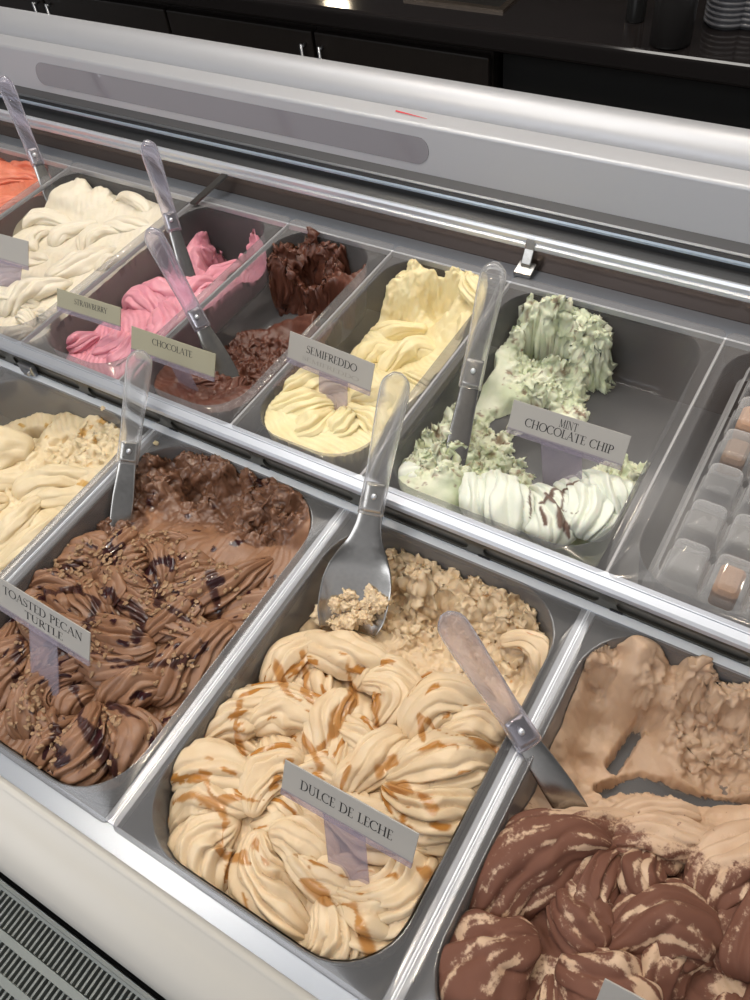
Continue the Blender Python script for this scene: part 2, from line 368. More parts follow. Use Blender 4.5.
# long translucent window in the fascia
def fas(u, v):                                        # a pixel on the fascia plane
    d = ray(u, v); n = np.array([0, 50, -12.0]); s = n@(np.array([0, 419, 64])-CP)/(n@d); return CP+d*s
a, b_ = fas(37, 75), fas(429, 150); V = []; F = []
ex = np.array([1, 0, 0]); ez = np.array([0, 12, 50])/51.42; nn = np.array([0, -50, 12])/51.42
cz_ = 33; x0_, x1_ = a[0]+16, b_[0]-16
ring = [(x1_+16*math.sin(t), 16*math.cos(t)) for t in np.linspace(0, math.pi, 12)]+[(x0_-16*math.sin(t), -16*math.cos(t)) for t in np.linspace(0, math.pi, 12)]
base = np.array([0, 419, 64])+ez*26
for off in (.2, 1.0):
    V += [base+ex*x+ez*h+nn*off for x, h in ring]
n = len(ring)
F = [(i, (i+1) % n, (i+1) % n+n, i+n) for i in range(n)]+[tuple(range(n, 2*n))]
obj('fascia_window', V, F, M['inset'], case, False)
# red mark on the fascia top
a = at(396, 111, 119.8); b_ = at(427, 119, 119.8)
V = [a+[0, -1.5, .3], b_+[0, -.3, .3], b_+[0, .3, .3], a+[0, 1.5, .3], a+[0, 0, 1.2], b_+[0, 0, .6]]
obj('red_mark', V, [(0, 1, 5, 4), (4, 5, 2, 3), (0, 4, 3), (1, 2, 5)], M['red'], case, False)
# wells under the pans
WS = simple('well_steel', (.26, .26, .26), .5, .7)
P('rear_well', [(2, -140), (2, -9), (0, -9), (0, -142), (378, -142), (378, -140)], WS)
P('front_well', [(-374, -170), (-374, -50), (-376, -50), (-376, -172), (-10, -172), (-10, -60), (-12, -60), (-12, -170)], WS)

# divider strips
BX = [-504, -252, 0, 163, 326, 489, 741, 993, 1245]
FXs = [-290, -33, 223.8, 480.7, 737.6, 994.5]
DV = simple('dull_divider', (.36, .36, .37), .5, .4)
for i, x in enumerate(BX):
    MB().prism([(1, -7), (1, -1.6), (341, -1.6), (341, -7)], x-1.6, x+1.6).build('divider_strip', DV, case)
for i, x in enumerate(FXs):
    z1 = zrow(-376); hw = 6.5 if i in (1, 2, 4, 3) else 3
    m_ = MB()
    m_.add([(x-hw, -374, z1-7), (x+hw, -374, z1-7), (x+hw, -374, z1+1.2), (x-hw, -374, z1+1.2), (x-hw, -14, z0-7), (x+hw, -14, z0-7), (x+hw, -14, z0+1.2), (x-hw, -14, z0+1.2)],
           [(0,1,2,3), (7,6,5,4), (3,2,6,7), (0,4,5,1), (1,5,6,2), (0,3,7,4)])
    m_.add([(x-.7, -373, z1+1.2), (x+.7, -373, z1+1.2), (x+.7, -14, z0+1.2), (x-.7, -14, z0+1.2), (x-.7, -373, z1+2.4), (x+.7, -373, z1+2.4), (x+.7, -14, z0+2.4), (x-.7, -14, z0+2.4)],
           [(0,1,2,3), (7,6,5,4), (4,5,1,0), (7,4,0,3), (1,5,6,2), (2,6,7,3)])
    bevel(m_.build('divider_strip', M['bright'], case), .6)
# hinge bracket and the dark support arm at the rear wall
hb = at(519, 268, 20)
m_ = MB().prism([(362, -1), (364, 12), (373, 26), (378, 40), (382, 36), (375, -1)], hb[0]-7, hb[0]+5)
m_.prism([(354, -1), (354, 5), (372, 10), (376, 6), (376, -1)], hb[0]-12, hb[0]+10)
bevel(m_.build('bracket', M['blade'], case), 1)
a0, a1 = at(193, 205, 3), aty(225, 176, 374)
MB().frame_box(a0+[-5, 0, 0], [10, 0, 0], a1-a0, [0, 0, 3]).build('support_arm', M['darksteel'], case)
hc = at(18, 366, -10)
bevel(MB().box((hc[0]-14, -20, -30), (hc[0]+10, -13, -16)).box((hc[0]-4, -24, -28), (hc[0]+6, -13, -22)).build('bracket', M['steel'], case), 1)

# ================================================================ PANS
def rrect(x0, x1, y0, y1, r, n=8):
    pts = []
    for cx, cy, a0 in ((x1-r, y1-r, 0), (x0+r, y1-r, 90), (x0+r, y0+r, 180), (x1-r, y0+r, 270)):
        for i in range(n+1):
            t = math.radians(a0+90*i/n); pts.append((cx+r*math.cos(t), cy+r*math.sin(t)))
    return pts
def pan(x0, x1, front, label, mat):
    if front: yo0, yo1, yi0, yi1 = -377, -9, -371, -23; ix0, ix1 = x0+13, x1-14; R = 56
    else: yo0, yo1, yi0, yi1 = -3, 354, 8, 336; ix0, ix1 = x0+13, x1-13; R = 46
    zz = (lambda y: zrow(y)+1.4) if front else (lambda y: 0)
    rings = [(rrect(x0+1, x1-1, yo0, yo1, 8), -5), (rrect(x0+1, x1-1, yo0, yo1, 8), -1), (rrect(x0+1.8, x1-1.8, yo0+.8, yo1-.8, 7.5), 0)]
    def inn(d): return rrect(ix0+d, ix1-d, yi0+d, yi1-d, max(R-d*.6, 20))
    rings += [(inn(-3), 0), (inn(-2), 1.2), (inn(-.6), 1.2), (inn(0), 0), (inn(.6), -3), (inn(3), -30), (inn(6), -62), (inn(8), -76), (inn(12), -83), (inn(18), -86), (inn(30), -86)]
    V = []; F = []
    n = len(rings[0][0])
    for pts, z in rings: V += [(x, y, z+zz(y)) for x, y in pts]
    for j in range(len(rings)-1):
        for i in range(n): F.append((j*n+i, j*n+(i+1) % n, (j+1)*n+(i+1) % n, (j+1)*n+i))
    F.append(tuple((len(rings)-1)*n+i for i in range(n))[::-1])
    o = obj('gelato_pan', V, F, mat)
    o.modifiers.new('e', 'EDGE_SPLIT').split_angle = math.radians(50)
    tag(o, label, 'pan', 'gelato pans')
    return (ix0, ix1, yi0, yi1, R, zz)

def clampr(x, y, box, inset):
    ix0, ix1, yi0, yi1, R, _ = box
    cx, cy = (ix0+ix1)/2, (yi0+yi1)/2
    hx, hy = (ix1-ix0)/2-inset, (yi1-yi0)/2-inset; r = np.maximum(R-inset*.6, 20)
    dx, dy = x-cx, y-cy; sx, sy = np.sign(dx), np.sign(dy)
    qx, qy = np.abs(dx)-(hx-r), np.abs(dy)-(hy-r)
    mx_, my_ = np.maximum(qx, 0), np.maximum(qy, 0); l = np.hypot(mx_, my_)+1e-9
    k = np.minimum(1, r/l); out = l > r
    nx = np.where(out, cx+sx*np.where(qx > 0, (hx-r)+mx_*k, np.abs(dx)), x)
    ny = np.where(out, cy+sy*np.where(qy > 0, (hy-r)+my_*k, np.abs(dy)), y)
    return nx, ny, out
def wall_inset(dz):                                 # how far the pan wall leans in at a depth
    return np.interp(-dz, [0, 3, 30, 62, 76, 83, 86], [0, .6, 3, 6, 8, 12, 20])+.8

# ---------------------------------------------------------------- gelato surfaces
def crumb_near(x, y, crumbs):
    m = np.zeros_like(x)
    for u, v, zc, rad, amp in crumbs:
        p = at(u, v, zc); m = np.maximum(m, 6*sstep(rad*1.3, rad*.6, np.hypot(x-p[0], y-p[1])))
    return m
def gelato(name, label, box, mat, ctrl, crumbs=(), lobes=(), holes=(), floor_off=-85, seed=0, sauce_fn=None, step=1.5, wob=3, lift=6, ribs=1.9, fill=0, fr=(15, 22), famp=.15, seedf=0, rot0=None, fz=0, fmax=1e9):
    rs = np.random.RandomState(seed+11)
    ix0, ix1, yi0, yi1, R, zz = box
    zt = zz((yi0+yi1)/2)
    nx, ny = int((ix1-ix0)/step)+3, int((yi1-yi0)/step)+3
    gx, gy = np.meshgrid(np.linspace(ix0-step, ix1+step, nx), np.linspace(yi0-step, yi1+step, ny), indexing='ij')
    x, y = gx.ravel(), gy.ravel()
    C = np.array([[*at(u, v, z)[:2], z] for u, v, z in ctrl])
    wx = x+9*fbm(x/28, y/28, seed+.5); wy = y+9*fbm(x/28, y/28, seed+9.5)
    W = 1/((wx[:, None]-C[:, 0])**2+(wy[:, None]-C[:, 1])**2+80)**2
    z = (W*C[:, 2]).sum(1)/W.sum(1)
    z = z+wob*fbm(x/35, y/35, seed+3.3, 3)+lift*(1 if len(lobes) else 0)*sstep(0, 6, 6-crumb_near(x, y, crumbs))
    cm = np.zeros_like(z)
    for u, v, zc, rad, amp in crumbs:
        p = at(u, v, zc); d = np.hypot(x-p[0], y-p[1]); cm = np.maximum(cm, amp*sstep(rad*1.15, rad*.7, d+10*fbm(x/14, y/14, seed+1)))
    rough = fbm(x/11, y/11, seed+5.1, 5); ridg = 1-np.abs(fbm(x/7, y/7, seed+8.1, 4))*2.2
    ncr = 1-crumb_near(x, y, crumbs)/6
    if lobes and ribs:
        ang = 1.2*fbm(x/70, y/70, seed+12.)*3; ph_ = (x*np.cos(ang.mean()+.6)+y*np.sin(ang.mean()+.6))/2.6+9*fbm(x/45, y/45, seed+6.6, 2)
        z = z+ribs*(np.abs(np.sin(ph_))**.6-.6)*ncr*(.4+1.0*(noise(x/22, y/22, seed+1.)*.5+.5))
    g1, g2 = np.gradient(z.reshape(nx, ny), step, step); stp = 1/(1+.9*(g1**2+g2**2).ravel())
    z = z+stp*cm*(rough*1.25+.3*(ridg-.5)+.12*noise(x/2.2, y/2.2, seed))
    z = z+.35*fbm(x/4, y/4, seed+2.2, 3)
    fl = zt+floor_off
    for (u0, v0), (u1, v1), rad in holes:
        a, b = at(u0, v0, fl+8)[:2], at(u1, v1, fl+8)[:2]
        t = np.clip(((x-a[0])*(b[0]-a[0])+(y-a[1])*(b[1]-a[1]))/max(1, (b-a)@(b-a)), 0, 1)
        d = np.hypot(x-a[0]-t*(b[0]-a[0]), y-a[1]-t*(b[1]-a[1]))+rad*.35*fbm(x/16, y/16, seed+4, 3)
        k = sstep(rad*1.35, rad*.8, d); z = z*(1-k)+(fl-4)*k
    z = np.minimum(z, zt+10)
    ins = wall_inset(z-zt)
    cxx, cyy, out = clampr(x, y, box, ins)
    keep = ~(np.hypot(cxx-x, cyy-y) > step*1.5+ins*0+0)
    idx = np.arange(nx*ny).reshape(nx, ny)
    Q = np.stack([idx[:-1, :-1], idx[1:, :-1], idx[1:, 1:], idx[:-1, 1:]], -1).reshape(-1, 4)
    # quads that survive: at least all four corners close to the pan interior and above the pan floor
    dist = np.hypot(cxx-x, cyy-y)
    ok = (dist[Q] < np.maximum(step*1.6, 1)).all(1) | (dist[Q] < .01).any(1)
    ok &= (z[Q] > fl+1.2).any(1)
    Q = Q[ok]
    ZG = z.reshape(nx, ny); dzx, dzy = np.gradient(ZG, step, step)
    NN = np.stack([-dzx.ravel(), -dzy.ravel(), np.ones(nx*ny)], 1); NN /= np.linalg.norm(NN, axis=1)[:, None]
    bil = np.abs(fbm(x/9, y/9, z/9+seed, 4)); dsp = cm*(1+.5*(1-stp))*(1.5*bil-.35+.35*noise(x/2.6, y/2.6, z/2.6))
    wv = np.stack([fbm(x/8, y/8, z/8+k*9.1, 3) for k in range(3)], 1)*cm[:, None]*.75
    P3 = np.stack([cxx, cyy, z], 1)+NN*dsp[:, None]+wv
    c1, c2, _ = clampr(P3[:, 0], P3[:, 1], box, wall_inset(np.minimum(P3[:, 2]-zt, 0)))
    V = np.stack([c1, c2, np.maximum(P3[:, 2], fl+.6)], 1)
    used = np.unique(Q); mp = -np.ones(len(V), int); mp[used] = np.arange(len(used)); Q = mp[Q]; V = V[used]
    cmu = cm[used]
    # skirt down to the pan floor
    E = np.concatenate([Q[:, [0, 1]], Q[:, [1, 2]], Q[:, [2, 3]], Q[:, [3, 0]]])
    key = np.sort(E, 1); key = key[:, 0]*10**7+key[:, 1]; u_, inv, cnt = np.unique(key, return_inverse=True, return_counts=True)
    B = E[cnt[inv] == 1]
    bv = np.unique(B); bm = -np.ones(len(V), int); bm[bv] = np.arange(len(bv))
    lv = []; nb = len(bv); levels = 4; base = len(V)
    zb0 = V[bv, 2]
    for l in range(1, levels+1):
        zl = zb0+(fl-zb0)*l/levels
        sx_, sy_, _ = clampr(V[bv, 0], V[bv, 1], box, wall_inset(zl-zt))
        lv.append(np.stack([sx_, sy_, zl], 1))
    V = np.concatenate([V]+lv)
    SQ = []; prev = lambda e, l: e if l == 0 else base+(l-1)*nb+bm[e]
    for l in range(levels):
        SQ.append(np.stack([prev(B[:, 1], l), prev(B[:, 0], l), prev(B[:, 0], l+1), prev(B[:, 1], l+1)], 1))
    Q = np.concatenate([Q]+SQ)
    # colour mask on the base
    sf = sauce_fn or (lambda P, uv, s, k: np.zeros(len(P)))
    cmf = np.concatenate([cmu, np.zeros(levels*nb)])
    AT = [sf(V, None, seed, cmf)]
    VS = [V]; FS = [Q]; off = len(V)
    tops = []
    lobes = list(lobes)
    if fill:
        sp_ = []
        for lb in lobes:
            K = np.array([at(*p) for p in lb[0]])
            for q in range(3):
                sp_.append([*K[q][:2], lb[1][q]])
                if q < 2: sp_.append([*((K[q]+K[q+1])/2)[:2], (lb[1][q]+lb[1][q+1])/2])
        hx_ = np.array([at(*h_[0], fl)[:2] for h_ in holes]+[at(*h_[1], fl)[:2] for h_ in holes]+[[9e3, 9e3]])
        for q in range(fill):
            cx_, cy_ = rs.uniform(ix0+12, ix1-12, 160), rs.uniform(yi0+10, yi1-10, 160)
            A_ = np.array(sp_); dd_ = (np.hypot(cx_[:, None]-A_[:, 0], cy_[:, None]-A_[:, 1])-A_[:, 2]*.9).min(1)
            dd_ = dd_-50*(crumb_near(cx_, cy_, crumbs) > 1.5)-50*((np.hypot(cx_[:, None]-hx_[:, 0], cy_[:, None]-hx_[:, 1])).min(1) < 30)
            dd_ = dd_-1e4*(cy_ > fmax); b_i = dd_.argmax()
            if dd_[b_i] < -12: break
            r_ = rs.uniform(*fr); a_ = rs.uniform(0, 6.28) if rot0 is None else rot0+rs.uniform(-.7, .7); L2 = r_*rs.uniform(1.2, 1.9)
            d_ = np.array([math.cos(a_), math.sin(a_), 0]); w_ = np.array([-d_[1], d_[0], 0])*rs.uniform(-.5, .5)*L2
            zi = (W_ := 1/((cx_[b_i]-C[:, 0])**2+(cy_[b_i]-C[:, 1])**2+160)**2)@C[:, 2]/W_.sum()
            c_ = np.array([cx_[b_i], cy_[b_i], zi+fz])
            KK = [c_-d_*L2+[0, 0, -2], c_+w_+[0, 0, 6], c_+d_*L2+[0, 0, -6]]
            lobes.append((KK, (r_*.5, r_, r_*.75), rs.randint(8, 13), famp, .8, 'W'))
            for k_ in KK: sp_.append([k_[0], k_[1], r_*.8])
    for li, lb in enumerate(lobes):
        pts, rr, nf, amp = lb[:4]; flat = lb[4] if len(lb) > 4 else .8; RIB = 1.7
        K = np.array(pts) if len(lb) > 5 else np.array([at(*p) for p in pts])
        ns, nt_ = 64, 112
        s = np.linspace(0, 1, ns)
        if len(K) == 3:
            t1 = .5; A = K[0]; Cc = K[2]; Bm = 2*K[1]-.5*(K[0]+K[2])
            sp = ((1-s)**2)[:, None]*A+(2*s*(1-s))[:, None]*Bm+(s**2)[:, None]*Cc
        else:
            tt = np.linspace(0, 1, len(K)); sp = np.stack([np.interp(s, tt, K[:, i]) for i in range(3)], 1)
            for _ in range(10): sp[1:-1] = (sp[:-2]+2*sp[1:-1]+sp[2:])/4
        hump = 1.0
        rad = np.interp(s, np.linspace(0, 1, len(rr)), rr)
        for _ in range(6): rad[1:-1] = (rad[:-2]+2*rad[1:-1]+rad[2:])/4
        cap = np.sqrt(np.clip(1-np.clip((s-.78)/.22, 0, 1)**2, 0, 1))*np.sqrt(np.clip(1-np.clip((.12-s)/.12, 0, 1)**2, 0, 1))
        rad = rad*np.maximum(cap, .01)
        T = np.gradient(sp, axis=0); T /= np.linalg.norm(T, axis=1)[:, None]
        up = np.array([0, 0, 1.0]); Sd = np.cross(T, up); Sd /= np.linalg.norm(Sd, axis=1)[:, None]+1e-9; U = np.cross(Sd, T)
        th = np.linspace(0, 2*math.pi, nt_, endpoint=False)
        SS, TH = np.meshgrid(s, th, indexing='ij')
        ph = rs.rand()*6.28; tw = rs.choice([-1, 1])*rs.uniform(.6, 2.2)
        TW = TH+tw*(SS-.3)+.34*fbm(SS*2.2+ph, np.cos(TH)*1.3+3, np.sin(TH)*1.3+li+seed*7.0, 2)+.05*noise(SS*9, np.cos(TH)*3, np.sin(TH)*3+li)
        fw = np.abs(np.sin(TW*int(nf*1.15)/2+ph))**.6
        fw2 = .5+.5*np.sin(TW*nf*1.7+ph*2+2*SS)
        am = amp*RIB*(.35+1.3*(noise(np.cos(TH)*1.5, SS*1.8, np.sin(TH)*1.5+li+20.)*.5+.5))*sstep(.0, .12, SS)
        rr_ = rad[:, None]*(1-am*(1-fw)-am*.22*fw2+.30*fbm(np.cos(TH)*1.1+li*3, np.sin(TH)*1.1, SS*2.2+seed, 2))
        Pp = sp[:, None, :]+(rr_*np.cos(TH))[..., None]*Sd[:, None, :]+(rr_*np.sin(TH)*flat)[..., None]*U[:, None, :]
        Pp = Pp.reshape(-1, 3)
        Pp = Pp+3.6*np.stack([fbm(Pp[:, 0]/26, Pp[:, 1]/26, Pp[:, 2]/26+k*5.7+seed, 2) for k in range(3)], 1)
        pz = np.clip(Pp[:, 2], fl+.8, zt+12)
        a_, b_, _ = clampr(Pp[:, 0], Pp[:, 1], box, wall_inset(np.minimum(pz-zt, 0)))
        Pp = np.stack([a_, b_, pz], 1)
        ii = np.arange(ns*nt_).reshape(ns, nt_); jj = np.roll(ii, -1, 1)
        FQ = np.stack([ii[:-1], jj[:-1], jj[1:], ii[1:]], -1).reshape(-1, 4)
        L_ = np.linalg.norm(sp[-1]-sp[0])+1
        uv = np.stack([(SS*L_).ravel(), (TH*np.mean(rr)).ravel(), fw.ravel()], 1)
        AT.append(sf(Pp, uv, seed+li*13.7, np.zeros(len(Pp)))); VS.append(Pp); FS.append(FQ+off); off += len(Pp)
        tops.append((Pp.reshape(ns, nt_, 3), U))
    o = obj(name, np.concatenate(VS), np.concatenate(FS), mat, attrs={'sauce': np.concatenate(AT)})
    tag(o, label, 'gelato')
    return o, tops

def sauce_streaks(cover, sx, st, lines=(), width=4.0, zl=-50, basecover=None, dark=0):
    """sauce lying in blotches that run with the folds, plus poured threads (world xy polylines)"""
    seg = []
    for pl in lines:
        q = [at(u, v, zl)[:2] for u, v in pl]
        seg += list(zip(q[:-1], q[1:]))
    def f(Pt, uv, sd, cm):
        if uv is not None:
            n = fbm(uv[:, 0]/sx+sd, uv[:, 1]/st+sd, sd, 3)+.12*fbm(Pt[:, 0]/4, Pt[:, 1]/4, Pt[:, 2]/4, 2)
            m = sstep(cover, cover+.10, n)
        else:
            n = fbm(Pt[:, 0]/14, Pt[:, 1]/14, sd, 3); c = cover+.12 if basecover is None else basecover; m = sstep(c, c+.1, n)
        wob = 5*fbm(Pt[:, 0]/11, Pt[:, 1]/11, 3.3, 2); wv = width*(-.3+2.4*(noise(Pt[:, 0]/12, Pt[:, 1]/12, 7.7)*.5+.5))
        for a, b in seg:
            ab = b-a; x = Pt[:, 0]+wob; y = Pt[:, 1]-wob
            t = np.clip(((x-a[0])*ab[0]+(y-a[1])*ab[1])/(ab@ab+1e-6), 0, 1)
            d = np.hypot(x-a[0]-t*ab[0], y-a[1]-t*ab[1])
            m = np.maximum(m, sstep(np.maximum(wv, .1), np.maximum(wv, .1)*.5, d)*.9)
        return np.maximum(m, dark*sstep(0, 2.5, cm))
    return f

# ---- the pans -------------------------------------------------------------
bp = [pan(BX[i], BX[i+1], False, lab, M['poly']) for i, lab in enumerate([
    'clear pan of coral pink gelato at the far left of the back row',
    'clear wide pan of white vanilla gelato, back row second from left',
    'clear narrow pan of strawberry pink gelato in the back row',
    'clear narrow pan of dark chocolate gelato in the back row',
    'clear narrow pan of pale yellow semifreddo in the back row',
    'clear wide pan of green mint chip gelato, partly scooped empty',
    'clear pan holding the plastic tray of wafers at the right'])]
fp = [pan(FXs[i], FXs[i+1], True, lab, M['polyf']) for i, lab in enumerate([
    'pan at the far lower left beyond the nut gelato, mostly outside the picture',
    'front row pan of pale nut gelato at the left edge',
    'front row pan of brown toasted pecan gelato',
    'front row pan of caramel streaked gelato in the lower centre',
    'front row pan of cocoa dusted gelato at the lower right']) if i > 0]

G = {}
# ---- DULCE DE LECHE
ctrl = [(150, 800, -80), (200, 900, -72), (300, 960, -66), (390, 930, -66), (220, 720, -88), (280, 670, -84), (260, 790, -66), (340, 740, -62), (430, 800, -60), (480, 760, -64),
        (330, 600, -84), (345, 560, -72), (375, 545, -60), (420, 570, -50), (470, 590, -50), (510, 610, -52), (540, 640, -58), (548, 665, -62),
        (390, 620, -88), (440, 625, -92), (430, 650, -90), (400, 665, -84), (350, 640, -80), (480, 650, -78), (520, 690, -72), (500, 720, -66), (300, 850, -66)]
lob = [
    ([(305, 700, -62), (240, 715, -60), (208, 748, -76)], (12, 25, 19), 11, .13),
    ([(262, 690, -72), (240, 730, -70), (262, 765, -70)], (10, 17, 14), 8, .14),
    ([(330, 722, -60), (285, 712, -58), (255, 735, -64)], (16, 23, 18), 10, .12),
    ([(270, 792, -60), (205, 768, -52), (165, 780, -74)], (12, 25, 15), 7, .12),
    ([(252, 812, -52), (205, 800, -56), (176, 838, -74)], (9, 23, 17), 8, .13),
    ([(240, 815, -54), (205, 845, -62), (222, 905, -72)], (12, 33, 24), 13, .16),
    ([(262, 832, -52), (262, 880, -60), (305, 945, -70)], (12, 28, 26), 13, .17),
    ([(252, 818, -50), (268, 775, -50), (305, 765, -60)], (8, 21, 16), 10, .15),
    ([(268, 838, -50), (302, 840, -50), (335, 862, -60)], (8, 22, 17), 9, .14),
    ([(300, 650, -66), (345, 655, -58), (395, 672, -70)], (17, 24, 16), 8, .12),
    ([(335, 640, -68), (292, 660, -62), (268, 695, -76)], (12, 23, 18), 9, .14),
    ([(360, 682, -60), (392, 695, -56), (372, 728, -66)], (10, 20, 15), 10, .15),
    ([(350, 695, -62), (325, 722, -56), (318, 765, -66)], (12, 19, 14), 9, .15),
    ([(495, 708, -60), (440, 700, -46), (414, 748, -60)], (14, 23, 17), 8, .12),
    ([(440, 740, -58), (470, 722, -52), (508, 738, -62)], (10, 22, 18), 9, .12),
    ([(340, 795, -56), (372, 760, -52), (412, 742, -60)], (11, 23, 16), 11, .15),
    ([(382, 778, -50), (440, 768, -50), (500, 772, -66)], (10, 30, 24), 12, .16),
    ([(380, 785, -50), (430, 812, -50), (478, 822, -68)], (10, 32, 28), 14, .18),
    ([(330, 800, -52), (380, 835, -52), (440, 855, -66)], (9, 26, 22), 12, .17),
    ([(320, 880, -56), (400, 900, -52), (446, 868, -68)], (10, 33, 26), 13, .17),
    ([(325, 888, -52), (365, 920, -54), (395, 945, -68)], (10, 32, 26), 13, .18),
    ([(318, 895, -52), (338, 935, -56), (345, 968, -70)], (10, 30, 26), 12, .17),
    ([(290, 850, -54), (325, 875, -52), (370, 880, -60)], (10, 22, 18), 9, .14),
    ([(500, 640, -62), (535, 645, -50), (540, 680, -64)], (7, 13, 12), 6, .14),
    ([(420, 690, -62), (385, 672, -60), (355, 690, -64)], (10, 16, 12), 8, .14),
]
lines = [[(165, 790), (215, 800), (262, 795)], [(205, 780), (225, 820), (215, 845), (250, 860)], [(255, 840), (262, 860)], [(240, 700), (232, 730), (240, 752)],
         [(300, 650), (300, 680), (310, 700)], [(345, 660), (352, 690), (335, 720), (318, 745)], [(372, 690), (375, 715)], [(420, 720), (425, 745)], [(420, 720), (450, 735), (500, 742)],
         [(455, 745), (458, 752)], [(390, 780), (420, 800), (435, 815)], [(300, 880), (330, 900), (355, 910), (370, 950)], [(410, 868), (425, 872)], [(380, 770), (395, 760)], [(275, 660), (285, 690), (300, 700)],
         [(350, 770), (335, 790)], [(300, 730), (320, 765), (310, 790)]]
cara = gelato_mat('caramel_gelato', (.74, .585, .395), (.69, .52, .33), (.45, .20, .045), .08, .42)
G['dulce'] = gelato('gelato', 'pale tan gelato with glossy caramel streaks and a scooped hollow, lower centre', fp[2], cara, ctrl,
    crumbs=[(420, 580, -50, 60, 9), (500, 625, -55, 55, 9), (350, 600, -75, 40, 6), (450, 660, -85, 60, 3), (520, 690, -75, 50, 4), (375, 555, -60, 35, 9)], lobes=lob, seed=1,
    sauce_fn=sauce_streaks(.36, 24, 6, lines, 4.2, -38, .5), fill=9, fmax=-165)

# ---- TOASTED PECAN
ctrl = [(0, 700, -66), (60, 760, -66), (120, 760, -70), (180, 700, -72), (240, 620, -72), (50, 580, -70), (30, 620, -66), (100, 650, -62), (170, 640, -62),
        (105, 530, -62), (120, 500, -56), (150, 455, -34), (175, 448, -30), (200, 450, -28), (225, 458, -28), (250, 466, -28), (275, 478, -28), (295, 490, -28), (312, 505, -30), (316, 525, -38), (160, 475, -48), (200, 468, -50), (250, 488, -50), (290, 512, -46), (150, 520, -74), (200, 500, -84), (220, 520, -80), (265, 545, -70), (290, 560, -66), (240, 500, -70), (180, 475, -70), (140, 560, -60)]
lob = [
    ([(150, 600, -60), (215, 592, -56), (275, 560, -64)], (12, 25, 15), 10, .17),
    ([(142, 540, -58), (165, 560, -54), (172, 592, -60)], (9, 20, 16), 9, .16),
    ([(190, 545, -64), (160, 540, -60), (135, 555, -60)], (9, 13, 12), 8, .14),
    ([(75, 592, -56), (45, 578, -56), (22, 590, -66)], (10, 17, 14), 8, .14),
    ([(210, 645, -58), (178, 625, -54), (145, 602, -58)], (12, 22, 14), 10, .16),
    ([(140, 635, -56), (170, 622, -52), (200, 600, -56)], (10, 20, 16), 9, .16),
    ([(232, 628, -60), (195, 655, -56), (150, 705, -66)], (14, 26, 24), 12, .18),
    ([(175, 690, -60), (135, 685, -54), (100, 705, -62)], (10, 24, 16), 10, .15),
    ([(95, 700, -52), (88, 745, -52), (62, 780, -68)], (10, 32, 24), 12, .17),
    ([(105, 705, -54), (132, 740, -56), (118, 780, -70)], (10, 30, 24), 11, .17),
    ([(75, 680, -52), (38, 695, -52), (28, 745, -68)], (9, 25, 22), 12, .18),
    ([(30, 640, -52), (0, 670, -52), (-8, 720, -66)], (10, 26, 22), 11, .17),
    ([(20, 615, -54), (58, 635, -52), (100, 632, -56)], (10, 22, 16), 9, .16),
    ([(95, 560, -58), (118, 580, -54), (108, 612, -56)], (9, 20, 16), 9, .16),
    ([(85, 620, -54), (120, 640, -50), (155, 645, -56)], (10, 22, 16), 9, .16),
    ([(70, 650, -54), (105, 668, -52), (140, 665, -56)], (10, 20, 15), 9, .16),
    ([(60, 560, -64), (85, 545, -62), (110, 545, -62)], (9, 15, 12), 7, .14),
    ([(40, 640, -56), (30, 610, -54), (45, 595, -58)], (9, 16, 12), 7, .14),
]
lines = [[(60, 560), (90, 555), (120, 545)], [(40, 590), (70, 580), (95, 600)], [(110, 590), (140, 610), (135, 640)], [(150, 560), (155, 600), (190, 620)], [(210, 570), (215, 600)], [(60, 620), (90, 650), (130, 660)],
         [(20, 640), (10, 680)], [(70, 680), (80, 720), (110, 760)], [(100, 700), (140, 720)], [(50, 720), (60, 760)], [(150, 660), (185, 660)], [(90, 600), (80, 640), (50, 650)]]
choc = gelato_mat('milk_chocolate_gelato', (.31, .165, .095), (.25, .125, .068), (.035, .010, .012), .1, .4)
G['pecan'] = gelato('gelato', 'brown toasted pecan gelato with dark glossy sauce and nut pieces, front row', fp[1], choc, ctrl,
    crumbs=[(200, 458, -40, 50, 7), (275, 495, -38, 50, 8), (150, 470, -45, 40, 7), (110, 515, -58, 35, 7), (245, 510, -70, 40, 4), (200, 500, -80, 50, 2)], lobes=lob, seed=2,
    sauce_fn=sauce_streaks(.30, 15, 8, lines, 6.0, -38, .5, .42), fill=18, fr=(17, 25), famp=.17, fmax=-145, ribs=1.2)

# ---- COCOA DUSTED (lower right)
ctrl = [(570, 645, -32), (590, 640, -30), (615, 638, -30), (640, 644, -30), (670, 652, -30), (700, 660, -32), (730, 672, -32), (760, 684, -34), (800, 700, -36), (602, 639, -31), (627, 641, -31), (655, 648, -31), (685, 656, -32), (715, 666, -32), (745, 678, -33), (610, 660, -66), (660, 672, -76), (720, 695, -80), (552, 670, -44), (560, 690, -58), (550, 740, -68), (560, 780, -84), (600, 700, -84), (600, 740, -94), (660, 690, -96), (640, 740, -116), (620, 665, -66), (700, 740, -96), (740, 750, -92), (700, 720, -84),
        (580, 800, -96), (640, 780, -119), (720, 790, -118), (550, 800, -90), (585, 770, -110), (600, 745, -108), (640, 760, -117), (700, 775, -114), (640, 830, -84), (750, 820, -92), (560, 850, -72), (620, 860, -64), (700, 860, -66), (500, 920, -72), (450, 980, -76), (600, 950, -60), (700, 950, -62), (800, 900, -66), (850, 800, -70), (620, 1040, -66)]
